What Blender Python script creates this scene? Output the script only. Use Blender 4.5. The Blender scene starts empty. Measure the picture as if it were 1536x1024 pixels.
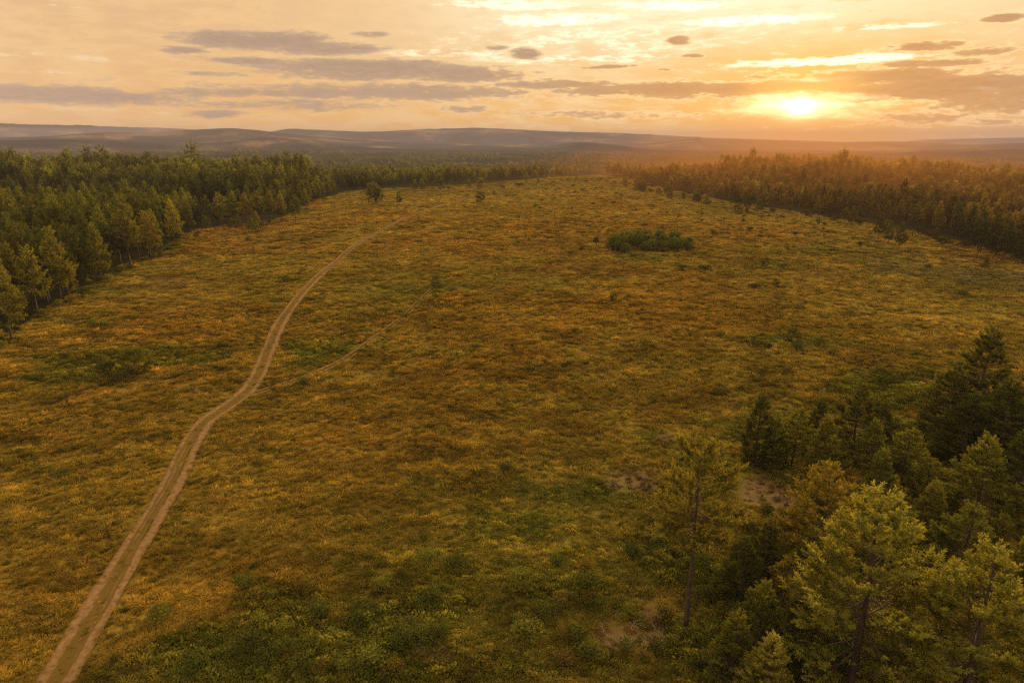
import bpy, math, random
import numpy as np
R = math.radians
C = bpy.context.scene.collection
random.seed(7)
rng = np.random.default_rng(11)

# ------------------------------------------------------------------ camera
HC, TH, F = 34.0, R(16.6), 1024.0           # height, pitch, focal length in photo pixels (1536 wide)
ct, st = math.cos(TH), math.sin(TH)
cam = bpy.data.objects.new('camera', bpy.data.cameras.new('camera'))
C.objects.link(cam)
cam.location = (0, 0, HC)
cam.rotation_euler = (math.pi/2 - TH, 0, 0)
cam.data.sensor_width = 36
cam.data.lens = 36*F/1536
cam.data.clip_start = .5
cam.data.clip_end = 60000
bpy.context.scene.camera = cam

# ------------------------------------------------------------------ noise and ground height
def vnoise(x, y, s, seed=0):
    x = np.asarray(x, float)/s + 1000.0; y = np.asarray(y, float)/s + 1000.0
    xi = np.floor(x).astype(np.int64); yi = np.floor(y).astype(np.int64)
    fx = x-xi; fy = y-yi
    fx = fx*fx*(3-2*fx); fy = fy*fy*(3-2*fy)
    def h(a, b):
        n = (a*374761393 + b*668265263 + seed*974634777) & 0xffffffff
        n = ((n ^ (n >> 13))*1274126177) & 0xffffffff
        return ((n ^ (n >> 16)) & 0xffff)/65535.0
    return (h(xi, yi)*(1-fx) + h(xi+1, yi)*fx)*(1-fy) + (h(xi, yi+1)*(1-fx) + h(xi+1, yi+1)*fx)*fy
def fbm(x, y, s, seed=0, o=4):
    t = 0; a = .5; n = 0
    for k in range(o):
        t = t + a*vnoise(x, y, s/2**k, seed+k*17); n += a; a *= .5
    return t/n
def sstep(a, b, x):
    t = np.clip((np.asarray(x, float)-a)/(b-a), 0, 1); return t*t*(3-2*t)
def ground(x, y):
    x = np.asarray(x, float); y = np.asarray(y, float)
    d = np.hypot(x, y)
    z = 1.6*(fbm(x, y, 120, 3, 2)-.5)*sstep(20, 120, d) + .7*(fbm(x, y, 22, 5, 2)-.5)
    z = z - 4.5*sstep(70, 260, x)*sstep(650, 300, d)
    z = z + 9*np.exp(-(((x+350)/150)**2+((y-440)/130)**2))
    z = z + 10*np.exp(-(((x-330)/190)**2+((y-680)/130)**2))
    z = z - 36*sstep(590, 1150, d)-9*sstep(300, 520, x)*sstep(300, 500, y) + 12*(fbm(x, y, 700, 9, 3)-.5)*sstep(900, 2000, d)
    return z

def hummock(x, y):
    d = np.hypot(x, y)
    return (.52*(fbm(x, y*1.7, 2.6, 55, 2)-.5)+.60*(fbm(x, y*1.5, 7, 56, 2)-.5))*sstep(520, 160, d)
def at(px, py):                              # ground point seen at a photo pixel
    u = (px-768)/F; v = (512-py)/F
    dx, dy, dz = u, ct+v*st, -st+v*ct
    z = 0.0; lim = 6000
    for _ in range(25):
        t = (z-HC)/dz if dz < -1e-4 else lim
        t = min(t, lim)
        z = .4*z+.6*float(ground(dx*t, dy*t))
    return dx*t, dy*t, float(ground(dx*t, dy*t))
def ztop(y, py):                             # height above datum seen at row py at forward distance y
    v = (512-py)/F
    return HC + y*(v*ct-st)/(ct+v*st)
def proj(x, y, z):
    zc = y*ct-(z-HC)*st; up = y*st+(z-HC)*ct
    return 768+F*x/zc, 512-F*up/zc, zc

# ------------------------------------------------------------------ mesh helpers
class MB:
    def __init__(s): s.v = []; s.f = []; s.a = []; s.n = 0
    def add(s, v, f, shade=None):            # v (n,3), f (m,3 or 4)
        v = np.asarray(v, float).reshape(-1, 3); f = np.asarray(f, np.int64)
        s.v.append(v); s.f.append(f+s.n); s.n += len(v)
        s.a.append(np.full(len(v), .5) if shade is None else np.broadcast_to(np.asarray(shade, float), (len(v),)))
    def mesh(s, name, mats, smooth=False, extra=None):
        me = bpy.data.meshes.new(name)
        v = np.concatenate(s.v); me.vertices.add(len(v)); me.vertices.foreach_set('co', v.ravel())
        tot = np.concatenate([np.full(len(f), f.shape[1]) for f in s.f])
        idx = np.concatenate([f.ravel() for f in s.f])
        me.loops.add(len(idx)); me.loops.foreach_set('vertex_index', idx.astype(np.int32))
        me.polygons.add(len(tot))
        me.polygons.foreach_set('loop_start', (np.cumsum(tot)-tot).astype(np.int32))
        at_ = me.attributes.new('shade', 'FLOAT', 'POINT'); at_.data.foreach_set('value', np.concatenate(s.a).astype(np.float32))
        for m in mats: me.materials.append(m)
        me.update(calc_edges=True)
        if smooth: me.polygons.foreach_set('use_smooth', np.ones(len(tot), bool))
        me.validate()
        return me
def link(name, me, parent=None):
    o = bpy.data.objects.new(name, me); C.objects.link(o)
    if parent: o.parent = parent
    return o
def tag(o, label=None, cat=None, group=None, kind=None):
    if label: o['label'] = label
    if cat: o['category'] = cat
    if group: o['group'] = group
    if kind: o['kind'] = kind
    return o
def norm(a): return a/np.maximum(np.linalg.norm(a, axis=-1, keepdims=True), 1e-9)

def tube(mb, pts, rad, k=6, shade=.5):
    pts = np.asarray(pts, float); n = len(pts)
    d = norm(np.gradient(pts, axis=0))
    ref = np.where(np.abs(d[:, 2:3]) < .9, np.array([[0, 0, 1.]]), np.array([[1., 0, 0]]))
    a = norm(np.cross(d, ref)); b = np.cross(d, a)
    th = np.arange(k)*2*np.pi/k
    rad = np.broadcast_to(np.asarray(rad, float), (n,))
    v = pts[:, None]+rad[:, None, None]*(a[:, None]*np.cos(th)[None, :, None]+b[:, None]*np.sin(th)[None, :, None])
    f = []
    for i in range(n-1):
        for j in range(k):
            f.append((i*k+j, i*k+(j+1) % k, (i+1)*k+(j+1) % k, (i+1)*k+j))
    mb.add(v.reshape(-1, 3), f, shade)

# ------------------------------------------------------------------ materials
def mat(name):
    m = bpy.data.materials.new(name); m.use_nodes = True
    nt = m.node_tree; nt.nodes.clear()
    return m, nt, nt.nodes, nt.links
def N(nt, t, **kw):
    n = nt.nodes.new(t)
    for k, v in kw.items():
        if k == 'i':
            for a, b in v.items(): n.inputs[a].default_value = b
        else: setattr(n, k, v)
    return n
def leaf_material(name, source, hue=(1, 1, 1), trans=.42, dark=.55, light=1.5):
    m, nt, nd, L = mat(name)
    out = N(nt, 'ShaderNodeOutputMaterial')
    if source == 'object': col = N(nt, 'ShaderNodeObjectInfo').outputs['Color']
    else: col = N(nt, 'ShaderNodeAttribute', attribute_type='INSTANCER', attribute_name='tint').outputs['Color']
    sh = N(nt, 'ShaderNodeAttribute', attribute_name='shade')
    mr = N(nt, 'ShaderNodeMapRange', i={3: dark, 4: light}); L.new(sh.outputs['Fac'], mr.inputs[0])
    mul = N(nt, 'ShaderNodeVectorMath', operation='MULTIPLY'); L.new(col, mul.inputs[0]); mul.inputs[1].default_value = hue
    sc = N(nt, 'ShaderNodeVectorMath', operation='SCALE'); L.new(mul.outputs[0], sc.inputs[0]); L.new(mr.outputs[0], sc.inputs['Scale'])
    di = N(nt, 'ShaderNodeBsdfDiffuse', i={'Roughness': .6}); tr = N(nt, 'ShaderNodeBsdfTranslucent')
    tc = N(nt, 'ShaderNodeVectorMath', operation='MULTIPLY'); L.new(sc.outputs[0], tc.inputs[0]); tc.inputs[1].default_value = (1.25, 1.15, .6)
    L.new(sc.outputs[0], di.inputs[0]); L.new(tc.outputs[0], tr.inputs[0])
    mx = N(nt, 'ShaderNodeMixShader', i={0: trans}); L.new(di.outputs[0], mx.inputs[1]); L.new(tr.outputs[0], mx.inputs[2])
    L.new(mx.outputs[0], out.inputs[0])
    return m
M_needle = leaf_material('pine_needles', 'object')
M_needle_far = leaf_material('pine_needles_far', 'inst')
M_leaf = leaf_material('shrub_leaves', 'object', trans=.35)
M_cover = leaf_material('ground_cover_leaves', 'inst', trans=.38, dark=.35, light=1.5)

def bark_material(name, c1, c2):
    m, nt, nd, L = mat(name)
    out = N(nt, 'ShaderNodeOutputMaterial'); b = N(nt, 'ShaderNodeBsdfPrincipled', i={'Roughness': .9})
    tc = N(nt, 'ShaderNodeTexCoord'); mp = N(nt, 'ShaderNodeMapping'); mp.inputs['Scale'].default_value = (9, 9, 1.6)
    n = N(nt, 'ShaderNodeTexNoise', i={'Scale': 1.5, 'Detail': 5}); r = N(nt, 'ShaderNodeValToRGB')
    r.color_ramp.elements[0].position = .35; r.color_ramp.elements[0].color = (*c1, 1)
    r.color_ramp.elements[1].position = .7; r.color_ramp.elements[1].color = (*c2, 1)
    bp = N(nt, 'ShaderNodeBump', i={'Strength': .6, 'Distance': .03})
    L.new(tc.outputs['Object'], mp.inputs[0]); L.new(mp.outputs[0], n.inputs['Vector']); L.new(n.outputs[0], r.inputs[0])
    L.new(r.outputs[0], b.inputs['Base Color']); L.new(n.outputs[0], bp.inputs['Height']); L.new(bp.outputs[0], b.inputs['Normal'])
    L.new(b.outputs[0], out.inputs[0])
    return m
M_bark = bark_material('pine_bark', (.026, .016, .011), (.085, .048, .028))
M_dead = bark_material('weathered_wood', (.16, .12, .09), (.42, .34, .27))

# ------------------------------------------------------------------ plant builders
def pine(seed, H, cb, rad, nlen, nwid, needles, step, perm, limb_k=4, whorl=.5, expo=.8, asym=.25):
    """trunk (with limbs) and crown meshes of one pine; crown is bottle-brush shoots on whorled limbs"""
    r = np.random.default_rng(seed)
    tr = MB(); cr = MB()
    nz = 9
    zz = np.linspace(0, H*.985, nz)
    bend = np.stack([.02*H*np.cumsum(r.normal(0, .3, nz)), .02*H*np.cumsum(r.normal(0, .3, nz))], 1); bend[0] = 0
    tp = np.column_stack([bend*np.linspace(0, 1, nz)[:, None]*.6, zz])
    r0 = .0125*H+.03
    tube(tr, np.vstack([[tp[0]-[0, 0, .4]], tp]), np.concatenate([[r0*1.35], r0*(1-.93*np.linspace(0, 1, nz)**.9)]), 8 if limb_k else 5)
    def trunk_at(z): return np.array([np.interp(z, zz, tp[:, 0]), np.interp(z, zz, tp[:, 1]), z])
    P = []; A = []; S = []                                 # shoot roots, axes, shade
    z = cb*H; az0 = r.uniform(0, 6.28); lean = r.uniform(0, 6.28)
    while z < H*.97:
        t = (z-cb*H)/(H-cb*H)
        nb = r.integers(4, 7) if t < .85 else r.integers(3, 5)
        az0 += 1.1
        for b in range(nb):
            if r.random() < .12: continue
            bsh = r.normal(0, .10)
            az = az0+b*2*np.pi/nb+r.normal(0, .22)
            prof = (1-t)**expo*(.5+.5*min(1, t/.22))
            ln = rad*prof*r.uniform(.62, 1.18)*(1+asym*math.cos(az-lean))+.16
            inc = R(-8+52*t**1.3)+r.normal(0, .13)
            dr = np.array([math.cos(az)*math.cos(inc), math.sin(az)*math.cos(inc), math.sin(inc)])
            zb = z+r.uniform(-.2, .2)*whorl
            p0 = trunk_at(min(zb, H*.98))
            k = 5; s = np.linspace(0, 1, k)
            side = np.array([-math.sin(az), math.cos(az), 0])*r.normal(0, .12)
            pts = p0+np.outer(s*ln, dr)+np.outer((s**2.2)*ln*.24, [0, 0, 1.])+np.outer(s**2*ln, side)
            if limb_k and ln > .5: tube(tr, pts[:4], (.012+.011*ln)*(1-.75*s[:4]), limb_k)
            m = max(2, int(ln*perm))
            q = r.uniform(.30, 1.0, m)**.75; q[0] = 1.0
            for qi in q:
                pp = np.array([np.interp(qi, s, pts[:, c]) for c in range(3)])
                fwd = norm(dr+np.array([0, 0, .48*qi])+r.normal(0, .12, 3))
                tw = r.uniform(-1, 1)*1.15
                lat = np.array([-math.sin(az), math.cos(az), 0])
                td = norm(fwd*math.cos(tw)+lat*math.sin(tw)+np.array([0, 0, r.uniform(-.05, .45)]))
                tl = (.08 if qi == 1.0 else r.uniform(.1, .5)*min(1, ln/1.2)*(1.25-.6*qi))
                P.append(pp+td*tl); A.append(norm(td+np.array([0, 0, .35+.3*t])+r.normal(0, .16, 3)))
                S.append(-.04+.42*qi+.34*t+bsh+r.normal(0, .13))  # painted occlusion: inner and lower shoots darker; also paler young growth
        z += whorl*r.uniform(.75, 1.2)
    P.append(trunk_at(H*.975)); A.append(np.array([0, 0, 1.])); S.append(.85)
    P = np.array(P); A = np.array(A); S = np.clip(np.array(S), 0.02, 1)
    n = len(P); k = needles
    sl = nlen*r.uniform(1.9, 4.2, n)*(1 if nlen < .3 else .72)                       # shoot length
    ref = norm(r.normal(0, 1, (n, 3))); U = norm(np.cross(A, ref)); W = np.cross(A, U)
    th = r.uniform(0, 6.28, (n, k)); tt = np.linspace(.0, 1., k)[None]*np.ones((n, 1))
    rd = U[:, None]*np.cos(th)[..., None]+W[:, None]*np.sin(th)[..., None]
    root = P[:, None]+A[:, None]*(sl[:, None]*tt)[..., None]
    up = .35+1.1*tt**2
    dirn = norm(rd+A[:, None]*up[..., None])
    tip = root+dirn*(nlen*r.uniform(.75, 1.15, (n, k)))[..., None]
    wv = norm(np.cross(dirn, r.normal(0, 1, (n, k, 3))))*(nwid*.5)
    mid = root*.45+tip*.55
    v = np.stack([root-wv*.4, root+wv*.4, mid+wv, tip, mid-wv], 2)      # (n,k,5,3) spindle needle bunch
    nv = n*k
    base = np.arange(nv)[:, None]*5
    f3 = (base+np.array([[2, 3, 4]])); f4 = (base+np.array([[0, 1, 2, 4]]))
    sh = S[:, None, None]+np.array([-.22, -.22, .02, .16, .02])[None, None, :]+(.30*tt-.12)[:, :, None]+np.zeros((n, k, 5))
    mb_v = v.reshape(-1, 3)
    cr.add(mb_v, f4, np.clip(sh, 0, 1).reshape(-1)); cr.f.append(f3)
    return tr, cr

def leaf_clump(seed, w, h, n, size, blobs=5, flat=.0):
    """lumpy volume of small leaf faces"""
    r = np.random.default_rng(seed)
    c = np.column_stack([r.uniform(-.33, .33, blobs)*w, r.uniform(-.33, .33, blobs)*w, r.uniform(.25, .62, blobs)*h])
    c[0] = (0, 0, .55*h)
    br = r.uniform(.22, .36, blobs)*w
    b = r.integers(0, blobs, n)
    d = norm(r.normal(0, 1, (n, 3))); d[:, 2] = np.abs(d[:, 2])*.9-.12
    rad = br[b]*r.uniform(.55, 1.08, n)
    p = c[b]+d*rad[:, None]*np.array([1, 1, .95*h/w+.12]); p[:, 2] = np.maximum(p[:, 2], .03)
    ax = norm(d*.7+r.normal(0, .6, (n, 3))+[0, 0, .35]); sd = norm(np.cross(ax, r.normal(0, 1, (n, 3))))
    s = size*r.uniform(.6, 1.3, n)[:, None]
    v = np.stack([p-ax*s*.5, p+sd*s*.32, p+ax*s*.6, p-sd*s*.32], 1).reshape(-1, 3)
    f = np.arange(n)[:, None]*4+np.array([[0, 1, 2, 3]])
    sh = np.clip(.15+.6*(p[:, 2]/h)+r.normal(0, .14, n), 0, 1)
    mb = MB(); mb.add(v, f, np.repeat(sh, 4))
    return mb
def tuft(seed, w, h, n, wid, curl=.5):
    """grass tussock: arching blades"""
    r = np.random.default_rng(seed)
    az = r.uniform(0, 6.28, n); q = np.sqrt(r.uniform(0, 1, n))
    d = np.column_stack([np.cos(az), np.sin(az), np.zeros(n)])
    root = d*(q*w*.32)[:, None]
    ln = h*r.uniform(.6, 1.15, n)
    mid = root+d*(ln*.28*q)[:, None]+np.outer(ln*.62, [0, 0, 1])
    tip = mid+d*(ln*curl*(.35+q))[:, None]+np.outer(ln*.22*(1-curl*q), [0, 0, 1])
    tip += r.normal(0, .05*w, (n, 3))
    s = np.column_stack([-np.sin(az+r.normal(0, .8, n)), np.cos(az), np.zeros(n)])*wid*.5
    v = np.stack([root-s, root+s, mid+s*.8, mid-s*.8, tip], 1).reshape(-1, 3)
    b = np.arange(n)[:, None]*5
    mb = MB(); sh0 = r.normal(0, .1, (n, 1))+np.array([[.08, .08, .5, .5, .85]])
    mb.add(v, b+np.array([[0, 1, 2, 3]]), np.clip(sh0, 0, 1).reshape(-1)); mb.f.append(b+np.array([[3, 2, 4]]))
    return mb

# ------------------------------------------------------------------ ground cover map (world space)
BL = []
def blob(px, py, rx, ry, kind, s=1.0):
    x, y, z = at(px, py); xr = at(px+rx, py); yr = at(px, py-ry); yb = at(px, py+ry)
    BL.append((x, y, max(.6, abs(xr[0]-x)), max(.8, .5*(abs(yr[1]-y)+abs(yb[1]-y))), kind, s))
for a in [(190, 545, 150, 30, 'g', .8), (40, 590, 60, 30, 'g', .6), (110, 480, 90, 16, 'g', .5), (240, 372, 30, 12, 'g', .9), (150, 435, 60, 12, 'g', .7),
          (470, 535, 55, 22, 'g', .95), (540, 515, 45, 14, 'g', .6), (590, 435, 50, 10, 'g', .8), (680, 445, 60, 22, 'g', .7), (430, 422, 22, 6, 'g', .8),
          (1180, 512, 80, 16, 'g', .9), (1190, 375, 70, 7, 'g', .7), (1155, 398, 60, 8, 'g', .6), (965, 385, 70, 9, 'g', .9), (700, 347, 50, 7, 'g', .6), (1330, 585, 90, 26, 'g', .9),
          (870, 745, 130, 50, 'g', 1.), (760, 790, 110, 45, 'g', .7), (980, 660, 60, 22, 'g', .7), (620, 700, 90, 30, 'g', .25), (470, 950, 210, 66, 'G', .8), (640, 920, 160, 60, 'G', .75),
          (840, 880, 120, 50, 'G', .6), (300, 990, 120, 50, 'G', .7), (760, 1000, 250, 40, 'G', .7), (1000, 820, 80, 50, 'G', .7), (1060, 990, 80, 60, 'G', .8),
          (1150, 720, 120, 40, 'g', .6), (1250, 650, 170, 40, 'g', .8), (1400, 700, 160, 70, 'G', .8), (1300, 900, 250, 150, 'G', .9), (1480, 620, 90, 60, 'G', .7),
          (1420, 410, 130, 20, 'k', .8), (1500, 420, 80, 22, 'k', .8), (1350, 380, 70, 10, 'k', .5),
          (945, 722, 60, 18, 'b', 1.), (1130, 742, 48, 26, 'b', .9), (1000, 655, 25, 10, 'b', .7), (940, 965, 55, 24, 'b', 1.), (985, 915, 22, 22, 'b', .9), (660, 985, 40, 9, 'b', .6),
          (215, 425, 50, 9, 'b', .45), (270, 398, 30, 7, 'b', .4), (560, 770, 40, 10, 'b', .3),
          (640, 640, 260, 90, 'o', .5), (800, 480, 200, 60, 'o', .7), (900, 330, 260, 40, 'o', .5), (1050, 450, 200, 50, 'o', .6), (600, 820, 200, 50, 'y', .45), (330, 740, 160, 80, 'y', .35),
          (250, 480, 120, 30, 'o', .5), (150, 700, 120, 60, 'y', .4), (1130, 340, 120, 16, 'o', .5), (1350, 470, 190, 40, 'y', .6), (1120, 325, 190, 16, 'y', .5), (1250, 430, 120, 24, 'y', .4), (700, 300, 120, 10, 'y', .5), (880, 285, 120, 8, 'y', .5), (60, 640, 120, 50, 'y', .4), (780, 470, 60, 18, 'y', .4)]:
    blob(*a)
COL = {'o': (.43, .250, .037), 'g': (.205, .212, .032), 'G': (.175, .185, .030), 'b': (.26, .165, .072), 'k': (.25, .20, .065), 'y': (.50, .35, .058)}
def cover(x, y):
    """linear rgb of the vegetation and the weights of green / scrub / bare at ground points"""
    x = np.asarray(x, float); y = np.asarray(y, float)
    n1 = fbm(x, y, 55, 21, 4); n2 = fbm(x, y, 14, 31, 3); n3 = fbm(x, y*1.6, 4.5, 41, 2); n4 = fbm(x, y, 130, 71, 3)
    c = np.zeros(x.shape+(3,)); c[:] = (.40, .275, .042)
    def mixin(w, col):
        nonlocal c
        c = c*(1-w[..., None])+np.array(col)*w[..., None]
    mixin(sstep(.52, .68, n1)*.7, (.25, .205, .032))
    mixin(sstep(.50, .35, n1)*.6, (.40, .215, .036))
    mixin(sstep(.56, .72, n2)*.55, (.50, .33, .055))
    mixin(sstep(.46, .32, n2)*.5, (.22, .130, .028))
    mixin(sstep(.50, .66, n4)*.45, (.27, .215, .034))
    W = {'g': 0*x, 'G': 0*x, 'b': 0*x}
    wob = (n2-.5)*2.4+(n3-.5)*1.6
    for bx, by, rx, ry, k, s in BL:
        q = np.sqrt(((x-bx)/rx)**2+((y-by)/ry)**2)+wob*.7
        w = sstep(1.25, .45, q)*s
        mixin(w, COL[k])
        if k in W: W[k] = np.maximum(W[k], w)
        if k in 'gG': W['b'] = W['b']*(1-w*.6)
    nr = 1-sstep(45, 75, np.hypot(x, y))                      # damp hollow close by: scrub takes over
    w = nr*sstep(.42, .6, n2*.6+n1*.4)*.55*sstep(-22, -5, x)
    mixin(w, COL['g']); W['g'] = np.maximum(W['g'], w)
    n6 = fbm(x, y*2.2, 9, 91, 2); c = c*((.62+.76*n3)*(.72+.56*n6))[..., None]
    return c, W

# ------------------------------------------------------------------ track centre lines
def smooth_path(px, n=10):
    p = np.array([at(*q)[:2] for q in px])
    out = []
    for i in range(len(p)-1):
        p0 = p[max(i-1, 0)]; p1 = p[i]; p2 = p[i+1]; p3 = p[min(i+2, len(p)-1)]
        for t in np.arange(n)/n:
            out.append(.5*(2*p1+(p2-p0)*t+(2*p0-5*p1+4*p2-p3)*t*t+(3*p1-p0-3*p2+p3)*t**3))
    out.append(p[-1]); return np.array(out)
TRACK = smooth_path([(10, 1150), (50, 1075), (94, 1000), (150, 905), (203, 815), (255, 728), (284, 668), (306, 634), (338, 611), (366, 590), (386, 563), (400, 530),
                     (413, 500), (430, 470), (460, 432), (500, 396), (545, 360), (590, 336), (640, 316), (690, 300), (722, 290), (752, 282), (790, 274), (850, 268)])
SPUR = smooth_path([(350, 600), (372, 592), (412, 580), (466, 562), (518, 537), (555, 510), (590, 485), (612, 468), (640, 440), (662, 422)])
def resample(p, ds):
    s = np.concatenate([[0], np.cumsum(np.linalg.norm(np.diff(p, axis=0), axis=1))])
    q = np.arange(0, s[-1], ds); return np.column_stack([np.interp(q, s, p[:, 0]), np.interp(q, s, p[:, 1])])
TRACK = resample(TRACK, .8); SPUR = resample(SPUR, .8)
def dist_path(x, y, p):
    from mathutils import kdtree
    kd = kdtree.KDTree(len(p))
    for i, q in enumerate(p): kd.insert((q[0], q[1], 0), i)
    kd.balance()
    return np.array([kd.find((a, b, 0))[2] for a, b in zip(x, y)])

# ------------------------------------------------------------------ ground sheet
def build_ground():
    na, nr_ = 620, 760
    az = np.linspace(R(-62), R(62), na); rr = np.exp(np.linspace(math.log(14), math.log(15000), nr_))
    RR, AA = np.meshgrid(rr, az, indexing='ij')
    X = (RR*np.sin(AA)); Y = RR*np.cos(AA)-2
    Z = ground(X, Y)
    d = np.hypot(X, Y)
    Z = Z+hummock(X, Y)
    x = X.ravel(); y = Y.ravel()
    dt = np.full(len(x), 99.); m = (d.ravel() < 560) & (x < 120)
    dt[m] = np.minimum(dist_path(x[m], y[m], TRACK), dist_path(x[m], y[m], SPUR))
    w = sstep(4, 1.6, dt); Z = (Z.ravel()*(1-w)+(ground(x, y)-.05)*w)
    mb = MB()
    i = np.arange(nr_-1)[:, None]*na+np.arange(na-1)[None]
    f = np.stack([i, i+1, i+na+1, i+na], -1).reshape(-1, 4)
    f = f[:, ::-1]
    mb.add(np.column_stack([x, y, Z]), f)
    m_, nt, nd, L = mat('heath_ground')
    me = mb.mesh('ground', [m_], True)
    c, W = cover(x, y)
    c = np.column_stack([c, np.ones(len(c))])
    a = me.attributes.new('cover', 'FLOAT_COLOR', 'POINT'); a.data.foreach_set('color', c.ravel().astype(np.float32))
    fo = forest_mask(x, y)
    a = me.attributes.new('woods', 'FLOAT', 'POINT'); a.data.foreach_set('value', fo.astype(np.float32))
    a = me.attributes.new('bare', 'FLOAT', 'POINT'); a.data.foreach_set('value', W['b'].astype(np.float32))
    out = N(nt, 'ShaderNodeOutputMaterial'); b = N(nt, 'ShaderNodeBsdfDiffuse', i={'Roughness': .8})
    geo = N(nt, 'ShaderNodeNewGeometry')
    ac = N(nt, 'ShaderNodeAttribute', attribute_name='cover'); aw = N(nt, 'ShaderNodeAttribute', attribute_name='woods'); ab = N(nt, 'ShaderNodeAttribute', attribute_name='bare')
    n1 = N(nt, 'ShaderNodeTexNoise', i={'Scale': 1.4, 'Detail': 6, 'Roughness': .65}); n2 = N(nt, 'ShaderNodeTexNoise', i={'Scale': .22, 'Detail': 4})
    n3 = N(nt, 'ShaderNodeTexNoise', i={'Scale': .012, 'Detail': 6, 'Roughness': .6})
    for n in (n1, n2, n3): L.new(geo.outputs['Position'], n.inputs['Vector'])
    r1 = N(nt, 'ShaderNodeMapRange', i={1: .3, 2: .72, 3: .2, 4: .85}); L.new(n1.outputs[0], r1.inputs[0])
    r2 = N(nt, 'ShaderNodeMapRange', i={1: .3, 2: .7, 3: .7, 4: 1.2}); L.new(n2.outputs[0], r2.inputs[0])
    mm = N(nt, 'ShaderNodeMath', operation='MULTIPLY'); L.new(r1.outputs[0], mm.inputs[0]); L.new(r2.outputs[0], mm.inputs[1])
    mb1 = N(nt, 'ShaderNodeMix', data_type='FLOAT', i={3: .85}); L.new(ab.outputs['Fac'], mb1.inputs[0]); L.new(mm.outputs[0], mb1.inputs[2])
    sc = N(nt, 'ShaderNodeVectorMath', operation='SCALE'); L.new(ac.outputs['Color'], sc.inputs[0]); L.new(mb1.outputs[0], sc.inputs['Scale'])
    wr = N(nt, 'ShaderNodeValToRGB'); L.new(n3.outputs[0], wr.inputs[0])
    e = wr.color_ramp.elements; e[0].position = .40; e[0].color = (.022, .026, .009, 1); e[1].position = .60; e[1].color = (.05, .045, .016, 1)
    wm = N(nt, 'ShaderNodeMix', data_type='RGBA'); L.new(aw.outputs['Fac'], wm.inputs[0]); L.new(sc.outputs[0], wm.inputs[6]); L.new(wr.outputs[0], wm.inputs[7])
    bp = N(nt, 'ShaderNodeBump', i={'Strength': .9, 'Distance': .25}); L.new(n1.outputs[0], bp.inputs['Height'])
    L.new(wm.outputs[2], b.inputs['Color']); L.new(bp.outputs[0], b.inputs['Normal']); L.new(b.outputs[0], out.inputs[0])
    tag(link('ground', me), kind='structure')

# forest edge: nearest row of the photo where woods begin, as a curve over columns
EX = [-500, -200, 0, 22, 57, 94, 130, 160, 196, 228, 262, 290, 330, 390, 425, 450, 475, 520, 580, 640, 720, 830, 900, 950, 1000, 1060, 1100, 1180, 1260, 1300, 1330, 1370, 1420, 1470, 1510, 1540, 1700, 1900]
EY = [760, 610, 518, 505, 470, 452, 428, 414, 394, 384, 362, 346, 340, 335, 327, 312, 300, 288, 283, 281, 276, 266, 263, 268, 284, 295, 304, 316, 330, 336, 340, 347, 358, 371, 383, 392, 440, 520]
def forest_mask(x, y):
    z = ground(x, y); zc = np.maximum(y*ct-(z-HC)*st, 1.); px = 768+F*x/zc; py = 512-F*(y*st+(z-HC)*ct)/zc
    return np.where((y > 20) & (py < np.interp(px, EX, EY)-.5), 1., 0.)

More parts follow.
